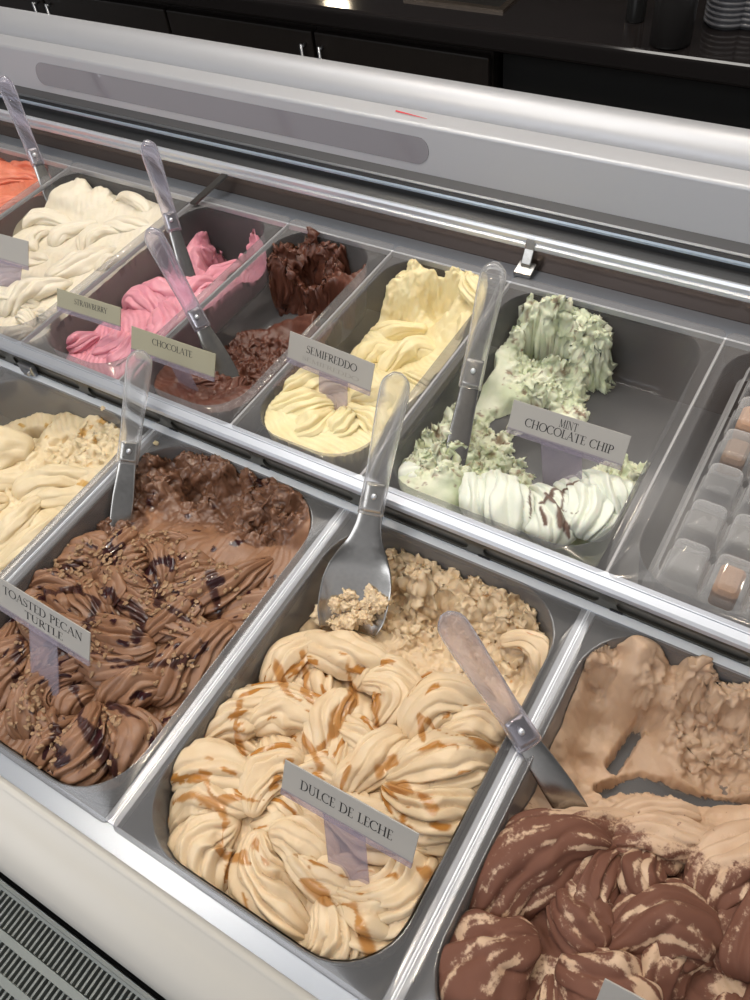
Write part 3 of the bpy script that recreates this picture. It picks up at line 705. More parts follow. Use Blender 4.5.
def cocoa(Pt, uv, sd, cm):
    y, x = Pt[:, 1], Pt[:, 0]
    region = sstep(-158, -190, y+10*fbm(x/20, y/20, 1.0)-.10*(x-860))
    if uv is not None: n = fbm(uv[:, 0]/30+sd, uv[:, 1]/4, sd, 4)
    else: n = fbm(x/30, y/9, sd, 4)
    g = fbm(x/6, y/6, Pt[:, 2]/6, 3)
    return region*sstep(-.55, .55, n*1.2+.5*g+.30)+(1-region)*.55*sstep(.45, .6, fbm(x/3.5, y/7, 4.4, 3))
lob = [
    ([(610, 850, -64), (540, 850, -56), (470, 920, -72)], (14, 36, 28), 6, .10),
    ([(560, 880, -60), (580, 920, -60), (600, 960, -64)], (12, 30, 24), 9, .13),
    ([(640, 820, -74), (580, 835, -62), (545, 880, -64)], (8, 24, 22), 7, .12),
    ([(620, 840, -66), (590, 880, -56), (590, 930, -62)], (8, 20, 17), 9, .15),
    ([(540, 940, -60), (490, 960, -58), (450, 1010, -72)], (14, 40, 34), 6, .10),
    ([(720, 850, -76), (660, 840, -62), (605, 850, -66)], (12, 22, 14), 7, .13),
    ([(660, 850, -64), (640, 880, -56), (660, 915, -60)], (10, 22, 6), 6, .12),
    ([(600, 960, -62), (660, 930, -56), (710, 960, -64)], (12, 34, 26), 8, .11),
    ([(800, 840, -76), (735, 870, -58), (712, 930, -64)], (14, 30, 18), 11, .16),
    ([(830, 900, -72), (760, 930, -58), (735, 980, -64)], (16, 34, 24), 8, .12),
    ([(560, 960, -62), (600, 990, -58), (650, 1030, -66)], (14, 34, 28), 7, .11),
    ([(900, 820, -74), (840, 830, -66), (800, 860, -72)], (16, 30, 22), 9, .13),
    ([(600, 830, -76), (640, 812, -74), (700, 818, -80)], (8, 14, 12), 6, .12),
]
tira = gelato_mat('cocoa_dusted_gelato', (.60, .43, .30), (.54, .37, .25), (.155, .062, .038), .8, .5, powder=1.5)
G['tira'] = gelato('gelato', 'light brown gelato dusted with cocoa powder and scraped hollow, lower right', fp[3], tira, ctrl,
    crumbs=[(590, 650, -46, 28, 5), (655, 700, -86, 22, 4), (730, 725, -84, 50, 8), (715, 738, -92, 42, 5), (650, 825, -90, 60, 3), (570, 740, -80, 70, 1.0)], lobes=lob, seed=3,
    holes=[((612, 770), (636, 732), 5), ((600, 795), (640, 780), 6), ((640, 780), (700, 800), 6), ((700, 800), (752, 806), 5)], sauce_fn=cocoa, fill=14, fr=(18, 28), famp=.12, wob=6, fmax=-215)

# ---- PALE NUT (left, front row)
ctrl = [(0, 400, -90), (40, 400, -84), (70, 430, -70), (95, 430, -52), (110, 445, -52), (60, 470, -62), (20, 470, -60), (0, 520, -62), (40, 520, -62), (90, 470, -60), (-60, 450, -70), (-60, 550, -66), (30, 440, -96), (-40, 380, -80), (20, 420, -96)]
lob = [
    ([(95, 480, -64), (50, 480, -58), (15, 500, -64)], (10, 20, 14), 6, .1),
    ([(110, 500, -66), (75, 500, -60), (35, 500, -62)], (9, 16, 13), 5, .1),
    ([(40, 500, -60), (15, 525, -56), (-10, 560, -66)], (9, 18, 16), 6, .12),
    ([(10, 500, -60), (-15, 510, -56), (-40, 540, -64)], (9, 18, 16), 7, .12),
    ([(60, 515, -60), (30, 545, -56), (-5, 575, -68)], (9, 18, 18), 8, .15),
    ([(35, 450, -66), (0, 450, -54), (-40, 470, -64)], (14, 28, 20), 3, .05),
    ([(30, 480, -62), (-10, 485, -58), (-40, 500, -62)], (9, 18, 16), 5, .1)]
nutm = gelato_mat('pale_nut_gelato', (.76, .64, .44), (.70, .57, .36), (.55, .33, .10), .35, .45)
G['nutg'] = gelato('gelato', 'cream coloured gelato with toffee crumbs and smooth folds, front row left edge', fp[0], nutm, ctrl,
    crumbs=[(95, 440, -52, 40, 7), (70, 450, -60, 35, 7), (40, 480, -60, 50, 4), (0, 470, -60, 60, 3)], lobes=lob, seed=4, holes=[((38, 445), (60, 448), 7)], sauce_fn=sauce_streaks(.62, 20, 10, [], 1, -50, .42), fill=4)

# ---- MINT CHIP
FB = -84
ctrl = [(508, 288, 4), (525, 290, 8), (545, 294, 8), (565, 300, 8), (585, 306, 6), (602, 316, 0), (500, 300, -10), (540, 305, -14), (580, 322, -18), (606, 335, -30), (610, 350, -60), (560, 345, -40), (520, 330, -46), (500, 345, -60), (560, 380, -70), (580, 400, -74), (530, 370, -66),
        (640, 340, -95), (660, 380, -95), (600, 420, -94), (640, 420, -94), (590, 450, -84), (620, 470, -76), (640, 480, -66), (560, 480, -94), (530, 450, -92), (480, 440, -80), (500, 430, -78), (436, 412, -30), (425, 445, -26), (418, 468, -26), (450, 440, -22), (448, 470, -18), (440, 495, -26), (468, 488, -36), (472, 465, -40), (452, 415, -34), (500, 470, -82),
        (480, 518, -56), (520, 535, -66), (570, 545, -70), (610, 520, -70), (510, 490, -78), (460, 410, -76), (430, 410, -78)]
mintm = gelato_mat('mint_gelato', (.60, .66, .46), (.76, .78, .62), (.20, .10, .06), .4, .5)
def mintf(Pt, uv, sd, cm):
    x, y = Pt[:, 0], Pt[:, 1]
    n = fbm(x/13, y/7, 2.0+Pt[:, 2]/20, 4); return .8*sstep(.30, .5, n)*(cm > .3)+.7*sstep(.5, .62, fbm(x/4, y/4, 9, 2))*(cm > .3)
G['mint'] = gelato('gelato', 'pale green mint gelato with chocolate flecks, scraped to the pan floor', bp[5], mintm, ctrl,
    crumbs=[(500, 300, -20, 60, 8), (590, 320, -10, 50, 10), (560, 370, -60, 60, 8), (440, 450, -55, 70, 10), (490, 450, -75, 60, 8), (520, 480, -80, 55, 7), (620, 480, -66, 50, 8)], seed=5,
    holes=[((650, 350), (640, 430), 42), ((590, 440), (560, 470), 22), ((610, 400), (650, 440), 30), ((512, 330), (545, 322), 5), ((530, 365), (560, 372), 6), ((460, 395), (480, 380), 16), ((540, 410), (500, 420), 12)], sauce_fn=mintf, wob=5)
whitem = gelato_mat('mint_white_gelato', (.80, .83, .74), (.76, .80, .70), (.10, .032, .018), .15, .4)
lob = [([(470, 480, -46), (480, 500, -32), (488, 520, -46)], (12, 22, 20), 7, .12),
       ([(490, 475, -50), (508, 502, -30), (518, 532, -46)], (12, 28, 28), 9, .15),
       ([(535, 490, -50), (550, 512, -30), (548, 545, -46)], (12, 26, 26), 9, .15),
       ([(560, 485, -50), (585, 505, -30), (582, 540, -44)], (12, 28, 32), 11, .17),
       ([(580, 478, -50), (606, 495, -30), (618, 520, -44)], (12, 28, 32), 12, .17),
       ([(430, 480, -44), (412, 476, -36), (408, 490, -46)], (10, 18, 16), 6, .12),
       ([(450, 500, -50), (432, 492, -40), (425, 505, -50)], (10, 16, 14), 6, .12)]
dk = sauce_streaks(.95, 20, 10, [[(580, 488), (560, 492), (540, 510)], [(562, 494), (560, 530)], [(545, 500), (555, 515), (575, 520)], [(528, 485), (530, 520)], [(550, 505), (570, 535)], [(540, 515), (545, 530)]], 3.4, -24, .95)
_dummy = [(560, 520, -83), (480, 500, -83), (420, 480, -83)]
G['mintw'] = gelato('gelato', 'white ribbed mint swirls with dark chocolate sauce at the front of the mint pan', bp[5], whitem, _dummy, lobes=lob, seed=6,
                    holes=[((380, 500), (720, 300), 300)], sauce_fn=dk, lift=0)

# ---- SEMIFREDDO
ctrl = [(268, 412, -14), (300, 440, -12), (350, 442, -12), (385, 430, -14), (330, 400, -26), (370, 390, -36), (390, 360, -60), (400, 340, -66), (370, 340, -56), (420, 340, -60), (400, 300, -56), (430, 290, -50), (398, 262, 6), (415, 260, 8), (432, 264, 8), (450, 268, 8), (466, 272, 6), (478, 282, 4), (400, 280, -26), (440, 282, -22), (472, 294, -12), (470, 310, -36), (440, 320, -58), (350, 350, -76), (365, 320, -78)]
lob = [([(350, 392, -26), (315, 382, -14), (278, 398, -22)], (8, 22, 18), 9, .15), ([(335, 408, -20), (305, 405, -13), (270, 412, -22)], (8, 20, 18), 10, .16),
       ([(330, 412, -20), (318, 426, -13), (296, 440, -22)], (8, 22, 22), 10, .16), ([(340, 410, -20), (345, 428, -13), (335, 446, -22)], (8, 22, 20), 11, .16), ([(345, 408, -20), (368, 424, -13), (372, 442, -22)], (8, 22, 20), 11, .16),
       ([(350, 402, -22), (378, 402, -14), (388, 418, -22)], (8, 20, 18), 9, .14), ([(400, 360, -52), (375, 350, -48), (352, 365, -54)], (10, 18, 14), 6, .1),
       ([(440, 355, -50), (410, 350, -46), (380, 375, -48)], (12, 20, 16), 6, .1), ([(430, 330, -56), (395, 330, -54), (365, 335, -60)], (10, 14, 10), 5, .1)]
semi = gelato_mat('semifreddo_gelato', (.82, .72, .44), (.79, .67, .38), (.8, .6, .3), .4, .45)
G['semi'] = gelato('gelato', 'pale yellow semifreddo gelato with ribbed front folds and shaved slope', bp[4], semi, ctrl, crumbs=[(430, 290, -40, 75, 2.5), (405, 275, -20, 25, 6), (465, 280, -16, 25, 6)], lobes=lob, seed=7, fill=4, fr=(13, 18))

# ---- CHOCOLATE
ctrl = [(280, 234, 6), (296, 230, 8), (312, 231, 8), (328, 236, 6), (342, 244, 2), (270, 246, 2), (285, 246, -6), (320, 250, -12), (350, 252, -10), (350, 262, -24), (325, 262, -20), (300, 258, -34), (280, 262, -14), (292, 282, -30), (318, 282, -28), (335, 272, -34), (300, 300, -56), (312, 305, -60), (290, 325, -96), (265, 330, -92), (320, 310, -96), (345, 290, -92), (240, 345, -66), (220, 350, -60), (260, 350, -70), (280, 350, -74), (250, 380, -60), (210, 385, -32), (185, 392, -20), (225, 403, -20), (160, 374, -24)]
lob = [([(235, 375, -50), (210, 385, -40), (180, 395, -48)], (8, 18, 14), 9, .16), ([(240, 380, -50), (225, 395, -42), (200, 405, -48)], (8, 18, 14), 9, .16)]
dch = gelato_mat('dark_chocolate_gelato', (.125, .045, .028), (.10, .034, .020), (.05, .02, .01), .3, .4, .08)
G['choc'] = gelato('gelato', 'dark chocolate gelato in crumbly lumps, with bare pan showing in the middle', bp[3], dch, ctrl, crumbs=[(300, 260, -30, 75, 9), (250, 365, -60, 70, 7), (300, 290, -60, 40, 8), (220, 395, -45, 40, 3)], lobes=lob, seed=8,
    holes=[((275, 318), (330, 322), 20), ((358, 300), (378, 275), 16), ((345, 330), (335, 335), 18)])

# ---- STRAWBERRY
ctrl = [(62, 348, -52), (85, 352, -50), (110, 358, -42), (150, 368, -36), (150, 320, -34), (190, 295, -34), (215, 296, -40), (240, 280, -70), (200, 240, -70), (215, 222, -10), (235, 220, -8), (205, 228, -30), (225, 265, -92), (245, 260, -92), (250, 235, -92), (110, 300, -84), (80, 320, -84), (140, 280, -84), (170, 255, -80), (190, 330, -30), (160, 350, -36)]
lob = [([(170, 330, -44), (145, 300, -28), (125, 310, -46)], (10, 22, 16), 6, .12), ([(185, 300, -40), (160, 290, -30), (140, 295, -46)], (10, 18, 12), 5, .1),
       ([(160, 300, -34), (165, 325, -26), (150, 345, -36)], (8, 22, 18), 8, .14), ([(215, 285, -40), (195, 285, -30), (180, 300, -36)], (10, 16, 14), 5, .1),
       ([(100, 335, -44), (75, 342, -38), (62, 350, -54)], (8, 15, 12), 7, .14), ([(118, 330, -40), (112, 345, -34), (95, 358, -46)], (8, 18, 14), 7, .14), ([(135, 330, -38), (128, 350, -32), (110, 365, -44)], (8, 18, 16), 8, .14),
       ([(190, 310, -36), (180, 335, -28), (170, 360, -40)], (10, 20, 18), 7, .12), ([(240, 262, -60), (215, 275, -48), (200, 292, -40)], (8, 14, 12), 4, .1)]
str_ = gelato_mat('strawberry_gelato', (.74, .33, .40), (.68, .27, .34), (.5, .1, .15), .3, .42)
G['straw'] = gelato('gelato', 'strawberry pink gelato in folds with bare dark pan floor behind', bp[2], str_, ctrl, crumbs=[(220, 230, -20, 40, 7), (245, 250, -50, 30, 6)], lobes=lob, seed=9,
    holes=[((225, 275), (255, 250), 26), ((215, 250), (232, 245), 14), ((80, 300), (150, 265), 22), ((250, 250), (262, 235), 16), ((170, 255), (180, 240), 12)])

# ---- VANILLA
ctrl = [(0, 300, -34), (40, 300, -28), (80, 280, -26), (110, 250, -24), (60, 260, -28), (20, 240, -30), (60, 220, -30), (120, 220, -26), (150, 215, -20), (85, 205, -78), (72, 197, -76), (98, 192, -72), (110, 208, -56), (120, 190, -26), (145, 195, -18), (60, 185, -40), (80, 180, -4), (62, 186, -8), (98, 182, -6), (-60, 280, -34), (-60, 340, -34), (-40, 250, -34)]
lob = [([(75, 228, -34), (35, 218, -24), (6, 238, -34)], (9, 15, 12), 4, .1), ([(50, 232, -30), (32, 240, -22), (38, 252, -30)], (7, 10, 8), 4, .1),
       ([(100, 225, -34), (65, 232, -22), (55, 250, -32)], (10, 15, 10), 5, .1), ([(125, 235, -32), (92, 235, -22), (82, 254, -32)], (10, 15, 10), 5, .1),
       ([(155, 230, -30), (125, 225, -22), (100, 232, -30)], (9, 15, 9), 5, .1), ([(118, 248, -34), (80, 265, -26), (45, 282, -32)], (12, 24, 20), 6, .13),
       ([(75, 285, -30), (30, 295, -24), (0, 318, -36)], (12, 26, 22), 7, .14), ([(50, 262, -30), (10, 265, -28), (-25, 280, -32)], (10, 20, 18), 5, .12),
       ([(40, 310, -34), (0, 300, -24), (-40, 300, -34)], (12, 22, 20), 7, .14), ([(150, 215, -26), (135, 200, -18), (118, 200, -26)], (8, 14, 12), 4, .08),
       ([(0, 250, -30), (-30, 255, -26), (-60, 270, -30)], (10, 20, 18), 5, .12)]
van = gelato_mat('vanilla_gelato', (.74, .68, .56), (.71, .64, .51), (.6, .5, .3), .4, .42)
G['van'] = gelato('gelato', 'creamy white gelato in smooth rope-like folds, back row left', bp[1], van, ctrl, crumbs=[(95, 195, -55, 45, 2.5), (125, 195, -26, 35, 4)], lobes=lob, seed=10, lift=0, ribs=.7, fill=8, fr=(10, 15), famp=.1, fmax=215, holes=[((76, 210), (100, 196), 17)])
# ---- CORAL
ctrl = [(0, 170, -24), (20, 165, -24), (38, 168, -24), (0, 200, -24), (30, 190, -24), (-60, 220, -24), (-80, 180, -24)]
lob = [([(45, 185, -30), (10, 180, -18), (-20, 200, -28)], (10, 20, 16), 8, .14), ([(40, 205, -30), (10, 205, -20), (-20, 215, -30)], (10, 18, 16), 9, .14),
       ([(48, 175, -26), (30, 165, -18), (10, 168, -26)], (8, 13, 10), 5, .12), ([(20, 160, -26), (0, 155, -20), (-20, 165, -26)], (8, 14, 12), 5, .12), ([(50, 190, -40), (20, 215, -26), (-20, 235, -34)], (12, 20, 18), 9, .14)]
cor = gelato_mat('coral_gelato', (.74, .25, .16), (.68, .19, .11), (.5, .1, .05), .3, .4)
G['coral'] = gelato('gelato', 'coral orange gelato with ribbed folds at the far left edge', bp[0], cor, ctrl, lobes=lob, seed=12, fill=6, fr=(10, 15))

# ---------------------------------------------------------------- chopped nuts and flakes
def bits(name, tops, n, mat, label, size, seed, parent_label=None, zone=None):
    rs = np.random.RandomState(seed); V = []; F = []
    ico = np.array([(0, 0, 1), (.9, 0, .4), (.28, .85, .4), (-.72, .53, .4), (-.72, -.53, .4), (.28, -.85, .4), (.7, .5, -.4), (-.3, .85, -.4), (-.9, 0, -.4), (-.3, -.85, -.4), (.7, -.5, -.4), (0, 0, -1)])
    tri = [(0,1,2),(0,2,3),(0,3,4),(0,4,5),(0,5,1),(1,6,2),(2,7,3),(3,8,4),(4,9,5),(5,10,1),(6,7,2),(7,8,3),(8,9,4),(9,10,5),(10,6,1),(11,7,6),(11,8,7),(11,9,8),(11,10,9),(11,6,10)]
    allp = []
    for g, U in tops:
        q = g[4:-8, 8:48].reshape(-1, 3); allp.append(q)
    A = np.concatenate(allp)
    key = np.floor(A[:, 0]/2.5).astype(int)*100000+np.floor(A[:, 1]/2.5).astype(int)
    order = np.argsort(-A[:, 2]); _, fi = np.unique(key[order], return_index=True); A = A[order][fi]
    if zone: A = A[zone(A)]
    for p in A[rs.randint(0, len(A), n)]:
        s = size*rs.uniform(.5, 1.25); sc = np.array([rs.uniform(.7, 1.5), rs.uniform(.5, 1), rs.uniform(.4, .8)])*s
        t = rs.uniform(0, 6.28); c, sn = math.cos(t), math.sin(t)
        q = ico*rs.uniform(.75, 1.2, (12, 1))*sc; q = np.stack([q[:, 0]*c-q[:, 1]*sn, q[:, 0]*sn+q[:, 1]*c, q[:, 2]], 1)+p+[0, 0, s*.35]
        b = len(V); V += q.tolist(); F += [(i+b, j+b, k+b) for i, j, k in tri]
    o = obj(name, V, F, mat, smooth=False); tag(o, label, 'toppings', kind='stuff'); return o
def nutzone(A):
    n = fbm(A[:, 0]/26, A[:, 1]/26, 3.0, 3); return n > .02
bits('chopped_nuts', G['pecan'][1], 560, M['nut'], 'chopped nut pieces scattered over the brown pecan gelato', 2.6, 5, zone=nutzone)

# ================================================================ SPATULAS
def sweep(path, wid, thk, nrm, name, mat, parent, n=24, power=2.0, sub=48, shift=None):
    path = np.array(path, float); t = np.linspace(0, 1, len(path)); s = np.linspace(0, 1, sub)
    C_ = np.stack([np.interp(s, t, path[:, i]) for i in range(3)], 1)
    for _ in range(4): C_[1:-1] = (C_[:-2]+2*C_[1:-1]+C_[2:])/4
    W_ = np.interp(s, np.linspace(0, 1, len(wid)), wid); H_ = np.interp(s, np.linspace(0, 1, len(thk)), thk)
    for _ in range(3):
        W_[1:-1] = (W_[:-2]+2*W_[1:-1]+W_[2:])/4; H_[1:-1] = (H_[:-2]+2*H_[1:-1]+H_[2:])/4
    T = np.gradient(C_, axis=0); T /= np.linalg.norm(T, axis=1)[:, None]
    Sd = np.cross(T, nrm); Sd /= np.linalg.norm(Sd, axis=1)[:, None]; N_ = np.cross(Sd, T)
    V = []; th = np.arange(n)*2*math.pi/n
    for i in range(sub):
        c, sn = np.cos(th), np.sin(th); e = 2/power
        V.append(C_[i]+np.outer(np.sign(c)*np.abs(c)**e*W_[i]/2, Sd[i])+np.outer(np.sign(sn)*np.abs(sn)**e*H_[i]/2, N_[i])+(0 if shift is None else shift(s[i], c)[:, None]*N_[i]))
    V = np.concatenate(V); F = []
    for i in range(sub-1):
        for j in range(n): F.append((i*n+j, i*n+(j+1) % n, (i+1)*n+(j+1) % n, (i+1)*n+j))
    F += [tuple(range(n))[::-1], tuple((sub-1)*n+j for j in range(n))]
    return obj(name, V, F, mat, parent, True)
def spatula(label, tip, top, frac, hw, bw, cat='spatula', name='gelato_spatula', mat='acrylic', spade=False, tint=None, collar=True, tipw=None, ht=15, rot=0):
    A, B = np.array(tip, float), np.array(top, float); e = B-A; L = np.linalg.norm(e); e /= L
    mid = A+e*L*.5; n = CP-mid; n -= e*(n@e); n /= np.linalg.norm(n)
    if rot:
        s_ = np.cross(e, n); n = n*math.cos(rot)+s_*math.sin(rot)
    r = empty(name, A); tag(r, label, cat)
    J = A+e*L*frac
    s2 = np.linspace(0, 1, 60)
    wid = hw*1.06*np.interp(s2, [0, .3, .8, .9, .95, .98, 1], [.86, .82, 1, .99, .88, .66, .25])
    thk = ht*np.interp(s2, [0, .3, .85, .93, .98, 1], [.85, .75, 1, .9, .6, .25])
    h = sweep([J+e*(((B-J)@e)*q) for q in np.linspace(0, 1, 12)], wid, thk, n, 'handle', M[mat], r, 28, 2.4)
    j0 = J-e*4; j1 = J+e*L*.12
    if collar:
        c = sweep([J+e*2, j1], [hw*.72]*2, [ht*.5]*2, n, 'tang', M['blade'], r, 20, 4, 8)
        MB().cyl(J+e*L*.07+n*(ht*.45+.8), J+e*L*.07-n*(ht*.45+.8), 2.6).build('rivet', M['bright'], r, True)
    sd = np.cross(e, n)
    if spade:
        bl = [J+e*3, A+e*L*frac*.78+n*1, A+e*L*frac*.55+n*2, A+e*L*frac*.3, A]
        cur = lambda q, c: np.abs(c)**2*bw*.16*min(1, max(0, (q-.3)*2))
        sweep(bl, [hw*.85, hw*.92, hw*1.2, bw*.72, bw*.9, bw, bw, bw*.98, bw*.8], [5, 4, 3, 2.4, 2, 2, 2], n, 'blade', M['blade'], r, 32, 3, 56, cur)
    else:
        sweep([J+e*3, A+e*L*frac*.5, A], [hw*.74, bw*.9, bw, bw, bw*(tipw or .9)], [5, 3, 2.2, 1.6, 1.0], n, 'blade', M['blade'], r, 20, 3, 32)
    return r
Q_ = at
spatula('long clear handled spatula standing in the coral gelato at the far left', Q_(60, 218, -52), Q_(2, 76, 120), .38, 22, 20, mat='acrylicv')
spatula('clear handled spatula standing in the strawberry gelato, farther back', Q_(196, 300, -60), Q_(146, 140, 110), .44, 22, 19, mat='acrylicv')
spatula('clear handled spatula leaning down into the dark chocolate gelato', Q_(238, 394, -55), Q_(149, 228, 100), .40, 23, 26, mat='acrylicv', tipw=.5)
spatula('clear handled flat spade stuck in the toasted pecan gelato', Q_(119, 532, -72), Q_(141, 350, 60), .38, 26, 23)
spatula('clear handled spade spoon with a wide blade in the caramel gelato', Q_(348, 630, -74), Q_(398, 372, 100), .46, 27, 66, spade=True, name='gelato_spade')
spatula('clear handled spade standing in the green mint gelato', Q_(446, 500, -62), Q_(496, 262, 92), .47, 27, 24)
spatula('clear handled spatula resting on the divider beside the cocoa dusted gelato', Q_(588, 834, -80), Q_(444, 613, 40), .40, 25, 25, mat='acrylicv', tipw=.7)
# gelato stuck on the wide spade
def blob(label, pts, mat, seed, name='gelato_lump'):
    V = []; F = []; off = 0
    for (u, v, z, r) in pts:
        c = at(u, v, z); n1, n2 = 44, 56
        ph, th = np.meshgrid(np.linspace(0.02, math.pi-.02, n1), np.arange(n2)*2*math.pi/n2, indexing='ij')
        d = np.stack([np.sin(ph)*np.cos(th), np.sin(ph)*np.sin(th), np.cos(ph)*.75], -1).reshape(-1, 3)
        rr = r*(1+.7*fbm(d[:, 0]*1.4+u, d[:, 1]*1.4+v, d[:, 2]*1.4, 2)+.9*(np.abs(fbm(d[:, 0]*2.6+v, d[:, 1]*2.6, d[:, 2]*2.6+u, 4))-.2))
        V.append(c+d*rr[:, None]); ii = np.arange(n1*n2).reshape(n1, n2); jj = np.roll(ii, -1, 1)
        F.append(np.stack([ii[:-1], ii[1:], jj[1:], jj[:-1]], -1).reshape(-1, 4)+off); off += n1*n2
    V = np.concatenate(V); o = obj(name, V, np.concatenate(F), mat, attrs={'sauce': np.zeros(len(V))}); tag(o, label, 'gelato'); return o
blob('crumbly caramel gelato stuck on the wide spade blade', [(345, 592, -50, 10), (338, 605, -55, 9), (334, 598, -54, 8), (350, 604, -56, 9), (374, 594, -50, 9), (380, 604, -54, 9), (370, 602, -54, 8), (355, 618, -60, 10), (366, 616, -60, 8), (330, 620, -66, 9), (342, 624, -66, 10), (322, 612, -62, 7)], cara, 1)

# ================================================================ FLAVOUR CARDS
THICK, THIN = .13, .045
GL = {}
def _l(ch, adv, *st): GL[ch] = (adv, st)
def ar(cx, cy, rx, ry, a0, a1, w0=.13, w1=.045):
    pts = []; n = 10
    for i in range(n+1):
        a = math.radians(a0+(a1-a0)*i/n); pts.append((cx+rx*math.cos(a), cy+ry*math.sin(a), w1+(w0-w1)*abs(math.cos(a))))
    return pts
V_ = lambda x: [(x, 0, THICK), (x, 1, THICK)]
def sr(x, y, w=.13): return [(x-w, y, THIN), (x+w, y, THIN)]
_l('D', .86, V_(.17), sr(.12, 0), sr(.12, 1), [(.17, 1, THIN), (.38, 1, THIN)], [(.17, 0, THIN), (.38, 0, THIN)], ar(.36, .5, .4, .5, 90, -90))
_l('U', .84, [(.17, 1, THICK), (.17, .35, THICK)], ar(.42, .33, .25, .33, 180, 360, .1), [(.67, .35, THIN), (.67, 1, THIN)], sr(.17, 1), sr(.67, 1))
_l('L', .60, V_(.17), sr(.15, 1), [(.05, 0, THIN), (.55, 0, THIN), (.57, .2, THIN)])
_l('C', .80, ar(.45, .5, .4, .5, 45, 315), [(.73, .98, THIN), (.73, .75, THIN)])
_l('E', .62, V_(.17), [(.05, 0, THIN), (.55, 0, THIN), (.57, .2, THIN)], [(.05, 1, THIN), (.52, 1, THIN), (.52, .82, THIN)], [(.17, .52, THIN), (.45, .52, THIN)])
_l('F', .58, V_(.17), sr(.16, 0), [(.05, 1, THIN), (.52, 1, THIN), (.52, .82, THIN)], [(.17, .52, THIN), (.45, .52, THIN)])
_l('H', .88, V_(.17), V_(.71), sr(.17, 0), sr(.17, 1), sr(.71, 0), sr(.71, 1), [(.17, .52, THIN), (.71, .52, THIN)])
_l('I', .34, V_(.17), sr(.17, 0), sr(.17, 1))
_l('M', 1.04, [(.17, 0, THIN), (.2, 1, THIN)], [(.2, 1, THICK), (.52, .05, THICK)], [(.52, .05, THIN), (.84, 1, THIN)], [(.84, 1, THICK), (.87, 0, THICK)], sr(.17, 0), sr(.87, 0))
_l('N', .90, [(.17, 0, THIN), (.17, 1, THIN)], [(.17, 1, THICK), (.73, 0, THICK)], [(.73, 0, THIN), (.73, 1, THIN)], sr(.15, 0), sr(.13, 1), sr(.73, 1))
_l('O', .92, ar(.46, .5, .41, .5, 0, 360))
_l('P', .64, V_(.17), sr(.17, 0), sr(.12, 1), [(.17, 1, THIN), (.3, 1, THIN)], [(.17, .48, THIN), (.3, .48, THIN)], ar(.29, .74, .28, .26, 90, -90))
_l('R', .74, V_(.17), sr(.17, 0), sr(.12, 1), [(.17, 1, THIN), (.3, 1, THIN)], [(.17, .5, THIN), (.3, .5, THIN)], ar(.29, .75, .27, .25, 90, -90), [(.32, .5, THICK), (.7, 0, THICK)])
_l('S', .56, ar(.28, .74, .2, .25, 50, 270, .05, .05), ar(.28, .26, .22, .25, 90, -140, .12, .05), [(.15, .65, .1), (.42, .38, .1)], [(.46, .98, THIN), (.46, .8, THIN)], [(.06, .02, THIN), (.06, .2, THIN)])
_l('T', .74, V_(.37), sr(.37, 0), [(.04, .8, THIN), (.05, 1, THIN), (.69, 1, THIN), (.70, .8, THIN)])
_l('A', .84, [(.1, 0, THIN), (.42, 1, THIN)], [(.42, 1, THICK), (.74, 0, THICK)], sr(.1, 0), sr(.74, 0), [(.22, .36, THIN), (.62, .36, THIN)])
_l('B', .66, V_(.17), [(.05, 1, THIN), (.3, 1, THIN)], [(.05, 0, THIN), (.32, 0, THIN)], [(.17, .52, THIN), (.3, .52, THIN)], ar(.29, .76, .22, .24, 90, -90), ar(.31, .26, .28, .26, 90, -90))
_l('W', 1.2, [(.1, 1, THICK), (.35, 0, THICK)], [(.35, 0, THIN), (.6, 1, THIN)], [(.6, 1, THICK), (.85, 0, THICK)], [(.85, 0, THIN), (1.1, 1, THIN)], sr(.1, 1), sr(1.1, 1))
_l('Y', .78, [(.08, 1, THICK), (.39, .48, THICK)], [(.39, .48, THIN), (.7, 1, THIN)], [(.39, .5, THICK), (.39, 0, THICK)], sr(.39, 0), sr(.08, 1), sr(.7, 1))
_l(' ', .42)
def text_w(t): return sum(GL[c][0] for c in t)
def lettering(txt, O, ex, ey, nrm, hgt, width, mat, parent):
    """flat serif capitals printed on the card"""
    W0 = text_w(txt)*hgt; sx = width/W0; V = []; F = []; x = 0
    for ch in txt:
        adv, st = GL[ch]
        for s in st:
            for (x0, y0, w0), (x1, y1, w1) in zip(s[:-1], s[1:]):
                d = np.array([x1-x0, y1-y0]); l = np.hypot(*d)+1e-9; pn = np.array([-d[1], d[0]])/l; dd = d/l*.012
                for (a, b, w_, sg, en) in ((x0, y0, w0, 1, -1), (x0, y0, w0, -1, -1), (x1, y1, w1, -1, 1), (x1, y1, w1, 1, 1)):
                    px_ = (x+a+en*dd[0]+sg*pn[0]*w_/2)*hgt*sx; py_ = (b+en*dd[1]+sg*pn[1]*w_/2)*hgt
                    V.append(O+ex*px_+ey*py_+nrm*.12)
                n = len(V); F.append((n-4, n-3, n-2, n-1))
        x += adv
    return obj('lettering', V, F, mat, parent, False)
